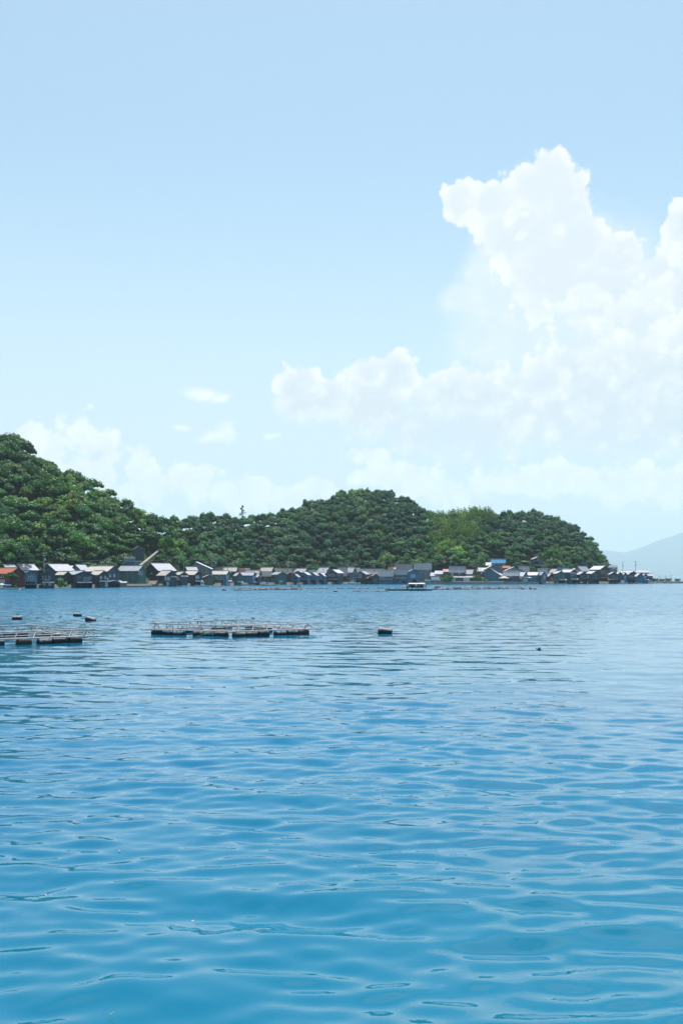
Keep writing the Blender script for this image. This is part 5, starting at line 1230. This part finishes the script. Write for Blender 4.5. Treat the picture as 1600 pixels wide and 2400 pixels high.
# ------------------------------------------------------------------ drums, rafts
def drum_nodes(b, p, o):
    t = b.n('ShaderNodeTexCoord').outputs['Object']; oi = b.n('ShaderNodeObjectInfo')
    s = b.n('ShaderNodeSeparateXYZ'); b.put(s.inputs[0], t)
    n = b.noise(b.v('ADD', b.v('MULTIPLY', t, (3, 1, 1)), b.v('SCALE', (8, 4, 2), scale=oi.outputs['Random'])), 3.5, 4, .65)
    top = b.smooth(b.m('MULTIPLY_ADD', n, .35, s.outputs[2]), .30, .44)              # patchy white wear on the upper side
    low = b.smooth(b.m('MULTIPLY_ADD', n, .2, s.outputs[2]), .02, -.14)
    c = b.mix(top, (.018, .022, .026, 1), (.26, .27, .28, 1)); c = b.mix(b.m('MULTIPLY', low, .5), c, (.09, .11, .03, 1))
    b.put(p.inputs['Base Color'], c)
M_drum = material('black_float', (.02, .022, .025), .65, .3, build=drum_nodes)
def drum_mesh(L=.92, r=.34):
    pf_ = [(.02, -L / 2 - .03), (r * .7, -L / 2 - .02), (r * .97, -L / 2 + .03)]; n = 6
    for i in range(n + 1):
        x = -L / 2 + .05 + (L - .1) * i / n; pf_.append((r, x)); 
        if i < n: pf_.append((r * .94, x + (L - .1) / n * .5))
    pf_ += [(r * .97, L / 2 - .03), (r * .7, L / 2 + .02), (.02, L / 2 + .03)]
    me = MB().lathe(pf_, 14, axis='X').mesh('float', True); me.materials.append(M_drum); return me
DRUM = drum_mesh()
M_rail = material('bleached_pole', (.36, .355, .35), .7, .3, build=worn(.35, 2.5)); M_rope = material('rope', (.30, .27, .12), .9, .2, build=worn(.3, 6))
def buoy(px, yw, label, rz=0, tilt=0, s=1.0, bowz=0):
    D_ = DW(yw); t = empty('drum_buoy', (X(px, D_), D_, .10 * s), rz); tag(t, label, 'buoy', 'black drum buoys')
    d_ = link('drum', DRUM, None, t, rot=(bowz, tilt, 0), scl=(s, s, s))
    MB().bar((-.5 * s, 0, -.05), (-.85 * s, -.1, -.35), .025, 5).build('rope', M_rope, t)
    return t
buoy(41, 1452.5, 'black drum buoy with a bird standing on it, off the left raft', .1, 0, 1.0)
buoy(182, 1444.5, 'level black drum buoy, the farther of the pair right of the bird buoy', 0, .02, .95)
buoy(213, 1456, 'tilted black drum buoy lower in the pair beyond the left raft', -.15, .28, 1.05)
buoy(902, 1485.5, 'big black drum buoy with whitened top, alone right of the large raft', -.1, .10, 1.15)
buoy(526, 1384, 'dark drum buoy left of the long far raft', .3, .25, 1.3)
buoy(786, 1387, 'small level drum buoy below the far float line', 0, 0, 1.15)
buoy(1225, 1381.5, 'small tilted drum buoy, left of three at the right end of the floats', .2, .3, 1.1)
buoy(1243, 1381, 'white topped steeply tilted drum buoy, middle of the three', .1, .6, 1.2)
buoy(1253, 1381.5, 'level drum buoy, right of the three past the float line', -.1, .12, 1.25)
def raft(corners, floats, label):
    """corners in order round the raft; floats = {edge: [(start, end) in metres ...]}"""
    C = [Vector((x, y, 0)) for x, y in corners]; cen = sum(C, Vector()) / len(C)
    t = empty('fish_raft', cen); tag(t, label, 'raft', 'pole rafts on black floats')
    R_ = random.Random(int(cen.x * 10))
    for e_ in range(len(C)):
        A_, B_ = C[e_] - cen, C[(e_ + 1) % len(C)] - cen; d = (B_ - A_); L = d.length; d.normalize(); inn = Vector((-d.y, d.x, 0))
        if inn.dot(-(A_ + B_)) < 0: inn = -inn
        zl = Vector((0, 0, .42)); zh = Vector((0, 0, .86)); ext = d * .45
        MB().bar(A_ - ext + zl, B_ + ext + zl + Vector((0, 0, R_.uniform(-.03, .03))), .045, 7).build('lower_rail', M_rail, t)
        MB().bar(A_ + inn * .9 + zl, B_ + inn * .9 + zl, .04, 6).build('inner_rail', M_rail, t)
        MB().bar(A_ + inn * .5 + zh, B_ + inn * .5 + zh + Vector((0, 0, R_.uniform(-.05, .05))), .04, 6).build('upper_rail', M_rail, t)
        n = max(3, int(L / 1.15))
        for i in range(n):
            p = A_ + d * (L * (i + .3) / n)
            MB().bar(p + zl, p + inn * .5 + d * .38 + zh, .032, 5).build('strut', M_rail, t)
            MB().bar(p + inn * .9 + zl + d * .2, p + inn * .5 + zh + d * .38, .028, 5).build('strut', M_rail, t)
            if i % 2 == 0: MB().bar(p + zl, p + inn * .9 + zl, .03, 5).build('crosspiece', M_wood, t)
        for (s0, cnt) in floats.get(e_, ()):
            for k in range(cnt):
                p = A_ + d * (s0 + k * 1.0 + .5) + inn * .45
                link('float', DRUM, None, t, loc=(p.x, p.y, .11 + R_.uniform(-.02, .02)), rot=(R_.uniform(-.5, .5), R_.uniform(-.05, .05), math.atan2(d.y, d.x) + R_.uniform(-.05, .05)))
    # beams across the pen
    for k in (.33, .66):
        a_ = C[0].lerp(C[1], k) - cen; b_ = C[3].lerp(C[2], k) - cen; MB().bar(a_ + Vector((0, 0, .45)), b_ + Vector((0, 0, .45)), .035, 6).build('beam', M_rail, t)
    return t
r2 = raft([(-15.3, 80.3), (-8.1, 76.8), (-1.9, 80.6), (-9.2, 88.2)], {0: [(.3, 1), (1.35, 2), (4.2, 3)], 1: [(.2, 3), (3.7, 3), (6.9, 0)], 2: [(1.0, 3), (5.2, 3)], 3: [(1.0, 2), (4.4, 3)]}, 'larger raft of pale poles on black floats with gulls on its rails, centre left')
MB().bar((X(459, 78.5) + 8.6, -3.3, -.05), (X(505, 77.5) + 8.6, -4.0, .42), .03, 5).build('rope', M_rope, r2)
raft([(-31.5, 70.5), (-24.0, 66.3), (-16.9, 71.2), (-23.5, 78.8)], {0: [(2, 3), (6, 2)], 1: [(0.3, 2), (3.1, 1), (4.5, 2), (6.6, 1)], 2: [(2.5, 3), (6.5, 2)], 3: [(1, 3), (5, 3)]}, 'raft of pale poles on black floats cut off by the left edge')

def float_line(px0, y0, px1, y1, label, step=1.15, s=1.0, top=True, lumps=False, deck=None, gaps=0.0, name='float_line'):
    A_ = Vector((X(px0, DW(y0)), DW(y0), 0)); B_ = Vector((X(px1, DW(y1)), DW(y1), 0)); d = B_ - A_; L = d.length; d.normalize(); R_ = random.Random(int(px0))
    t = empty(name, A_); tag(t, label, 'float line' if name == 'float_line' else 'raft'); rz = math.atan2(d.y, d.x); n = int(L / step)
    for i in range(n):
        if R_.random() < gaps: continue
        p = d * (L * (i + .5) / n)
        link('float', DRUM, None, t, loc=(p.x, p.y + R_.uniform(-.2, .2), .08 * s), rot=(R_.uniform(-1, 1), R_.uniform(-.06, .06), rz + R_.uniform(-.06, .06)), scl=(1.1, s, s * R_.uniform(.85, 1.15)))
    if top: MB().bar(Vector((0, 0, .33 * s)), d * L + Vector((0, 0, .33 * s)), .06, 6).build('pole', M_rail, t)
    if deck:
        w, z_ = deck; nrm = Vector((-d.y, d.x, 0))
        for k in range(5):
            a_ = nrm * (w * (k + .5) / 5); MB().bar(a_ + Vector((0, 0, z_)), a_ + d * L + Vector((0, 0, z_)), .10, 6).build('log', M_wood if k % 2 else M_rail, t)
        m = int(L / 3)
        for i in range(m): p = d * (L * (i + .5) / m); MB().bar(p + Vector((0, 0, z_ + .15)), p + nrm * w + Vector((0, 0, z_ + .15)), .08, 5).build('crosspiece', M_wood, t)
    if lumps:
        for i in range(int(L / 2.2)):
            p = d * (L * R_.random()); link('net_bundle', ROCKS[i % 4].copy() if i < 1 else LUMP, None, t, loc=(p.x, p.y + .6, .45), scl=(R_.uniform(.4, .9), .5, R_.uniform(.2, .4)))
    return t
LUMP = ROCKS[1].copy(); LUMP.materials.clear(); LUMP.materials.append(material('net_pile', (.06, .075, .08), .9, .2, build=worn(.4, 2)))
float_line(552, 1384, 707, 1381.6, 'long far log raft with pale deck left of the two upright frames', s=.95, deck=(2.6, .45), lumps=True, name='log_raft')
float_line(708, 1380.2, 940, 1378.6, 'thin black float line running to the coral red parasol', step=1.5, s=.75, gaps=.18)
float_line(826, 1386.2, 908, 1386.2, 'short thin black float line nearest in front of the barge', s=.6, gaps=.15)
float_line(1012, 1382.2, 1182, 1380.6, 'float line heaped with nets right of the barge', s=1.05, lumps=True)
float_line(1182, 1380.4, 1233, 1380.0, 'broken end of the float line with pale poles', s=.7, gaps=.35, deck=(1.2, .4))
float_line(1140, 1376.4, 1236, 1376.0, 'faint far line of small floats behind the netted one', step=2.4, s=.45, top=False, gaps=.3)
# upright frames on the log raft
for (px, w_, lb, mt) in ((683, .85, 'upright grey panel on the far raft, left of the pair', M_awn['grey']), (700.5, 1.15, 'upright pale framed panel on the far raft, right of the pair', M_conc)):
    D_ = 352.0; t = empty('winch_frame', (X(px, D_), D_, .5)); tag(t, lb, 'frame', 'upright frames on the far raft')
    MB().box(-w_ / 2, 0, .25, w_ / 2, .08, 1.55).build('panel', mt, t)
    for s in (-1, 1): MB().box(s * w_ / 2 - .07, -.05, 0, s * w_ / 2 + .07, .13, 1.75).build('post', M_frame, t)
    MB().box(-w_ / 2 - .15, -.05, 1.56, w_ / 2 + .15, .13, 1.68).build('crossbar', M_frame, t)
MB_ = MB().lathe([(.02, -.2), (.25, -.1), (.3, .05), (.2, .2), (.02, .25)], 10)
ob = MB_.build('ball_buoy', material('pink_buoy', (.60, .42, .36), .5, .4, build=worn(.1, 3))); ob.location = (X(47.5, DW(1382)), DW(1382), .05); ob.scale = (1.4, 1.4, 1.2); tag(ob, 'round pale pink buoy below the bow of the turquoise boat', 'buoy')
boat(1025, 1377.6, 2.6, 10, 'dark', 'little orange covered boat drifting beyond the netted float line', beam=1.0, free=.35, name='dinghy', extra=False)
tt = [o for o in COL.objects if o.get('label', '').startswith('little orange')][0]
MB().lathe([(.02, 0), (.5, .02), (.45, .2), (.02, .3)], 10).build('cover', MR['orange'], tt, loc=(0, 0, .35), scl=(2.0, .8, 1.4))
boat(1069, 1378.2, 3.6, 0, 'dark', 'low dark boat heaped with gear beyond the netted float line', beam=1.1, free=.3, name='dinghy')

# ------------------------------------------------------------------ birds
M_gull = material('white_feathers', (.62, .61, .58), .8, .2, build=worn(.1, 8)); M_wing = material('grey_feathers', (.16, .155, .15), .8, .2, build=worn(.2, 8)); M_beak = material('beak', (.45, .30, .05), .6, .3, build=worn(.1, 5)); M_blk = material('black_feathers', (.02, .022, .025), .6, .3, build=worn(.2, 8))
def bird(loc, rz, label, body=M_gull, wing=M_wing, s=1.0, swim=False, spread=False, name='gull', cat='gull'):
    t = empty(name, loc, rz); t.scale = (s, s, s); tag(t, label, cat)
    pf_ = [(.003, -.24), (.02, -.20), (.045, -.12), (.068, -.03), (.07, .05), (.05, .11), (.032, .145), (.036, .17), (.038, .20), (.026, .235), (.008, .25)]
    n = 9; V = []; lift = 0.0 if swim else .10
    for (r_, x) in pf_:
        dz = .07 * max(0, (x - .06) / .12) if x > .06 else 0; dz = min(dz, .075)
        for i in range(n): a_ = 2 * math.pi * i / n; V.append((x, r_ * math.cos(a_), r_ * 1.05 * math.sin(a_) + dz + .07 + lift))
    Fs = [(j * n + i, j * n + (i + 1) % n, (j + 1) * n + (i + 1) % n, (j + 1) * n + i) for j in range(len(pf_) - 1) for i in range(n)] + [tuple(range(n))[::-1], tuple(range((len(pf_) - 1) * n, len(pf_) * n))]
    MB().add(V, Fs).build('body', body, t, smooth=True)
    for sy in (-1, 1):
        z0 = .085 + lift
        if spread: MB().hexa([(.08, sy * .05, z0), (-.06, sy * .05, z0), (-.12, sy * .20, z0 + .16), (-.02, sy * .20, z0 + .16), (.08, sy * .05, z0 + .015), (-.06, sy * .05, z0 + .015), (-.12, sy * .20, z0 + .175), (-.02, sy * .20, z0 + .175)]).build('wing', wing, t)
        else: MB().hexa([(.08, sy * .055, z0 - .03), (-.26, sy * .015, z0 + .0), (-.24, sy * .02, z0 + .02), (.07, sy * .055, z0 + .05), (.08, sy * .08, z0 - .03), (-.26, sy * .03, z0 + .0), (-.24, sy * .035, z0 + .02), (.07, sy * .07, z0 + .05)]).build('wing', wing, t)
    MB().bar((.245, 0, .145 + lift), (.30, 0, .135 + lift), .012, 5, .003).build('beak', M_beak if body is M_gull else body, t)
    if not swim:
        for sy in (-1, 1): MB().bar((.0, sy * .02, .03), (.01, sy * .025, .11), .006, 4).build('leg', M_beak, t)
    return t
def on_rail(px, py, D_, rz, lb, **k): bird((X(px, D_), D_, Z(py, D_)), rz, lb, s=.8, **k)
on_rail(361.5, 1461.5, 81.2, .2, 'gull at the left corner of the larger raft')
on_rail(430, 1460, 84.3, 2.9, 'small gull on the left back rail of the larger raft')
on_rail(457.5, 1456, 85.6, 3.3, 'gull facing left on the back rail, beside the stooping one')
on_rail(463, 1465, 82.5, .5, 'gull low between the rails of the larger raft', spread=True)
on_rail(471, 1450, 86.6, 3.0, 'highest gull, above the back corner of the larger raft')
on_rail(507, 1456.5, 87.6, 3.2, 'dark gull on the far rail, middle of the larger raft', body=M_wing)
on_rail(593, 1453.5, 86.9, 3.1, 'little dark bird on the far right rail of the larger raft', body=M_wing)
bird((X(43, 108), 108, .40), 2.8, 'brown bird perched on the drum buoy off the left raft', body=M_wing, s=.95)
bird((X(142, DW(1447)), DW(1447), -.04), 0, 'little dark bird swimming between the drum buoys', M_blk, M_blk, .9, True, name='seabird', cat='bird')
bird((X(233, DW(1445.5)), DW(1445.5), -.04), 2, 'little pale bird swimming right of the tilted drum buoy', M_gull, M_wing, .9, True, name='seabird', cat='bird')
bird((X(1262, DW(1524)), DW(1524), -.03), 3.14, 'lone black bird with raised wings on open water at the right', M_blk, M_blk, .75, True, True, name='seabird', cat='bird')
for i, (px, y, w_) in enumerate(((602, 1377, 'white egret like bird at the left of the long log raft'), (883, 1383, 'tiny dark bird off the short thin float line'), (760, 1373, 'tiny white gull on the water before the dark two storey house'))):
    bird((X(px, DW(y + 4)), DW(y + 4), .3 if i == 0 else -.04), 1.0, w_, (M_gull, M_blk, M_gull)[i], (M_gull, M_blk, M_wing)[i], 1.3, i > 0, name='seabird', cat='bird')
# floating twig in the foreground
Dt = DW(2387); o = MB().bar((-.025, 0, .01), (.0, .01, .018), .0035, 5).bar((0, .01, .018), (.02, .05, .02), .003, 5).add([(-.03, 0, .012), (-.012, -.012, .016), (.006, .004, .018), (-.012, .012, .014), (-.03, 0, .015), (-.012, -.012, .019), (.006, .004, .021), (-.012, .012, .017)], [(0, 1, 2, 3), (7, 6, 5, 4), (0, 4, 5, 1), (1, 5, 6, 2), (2, 6, 7, 3), (3, 7, 4, 0)]).build('floating_leaf', material('fresh_leaf', (.22, .34, .08), .5, .4, build=worn(.2, 30)))
o.location = (X(262, Dt), Dt, .03); tag(o, 'tiny yellow green leaf floating in the foreground water', 'leaf')
for i, (px, y) in enumerate(((280, 1997), (108, 2101), (452, 2162))):
    D_ = DW(y); q = MB().lathe([(.002, -.004), (.02, 0), (.016, .008), (.002, .01)], 7).build('foam_fleck', M_white); q.location = (X(px, D_), D_, .02); q.scale = (1, .6, 1); tag(q, ('white fleck on the open water left of centre', 'tiny white fleck near the lower left edge', 'white speck floating low in the middle of the foreground')[i], 'fleck')
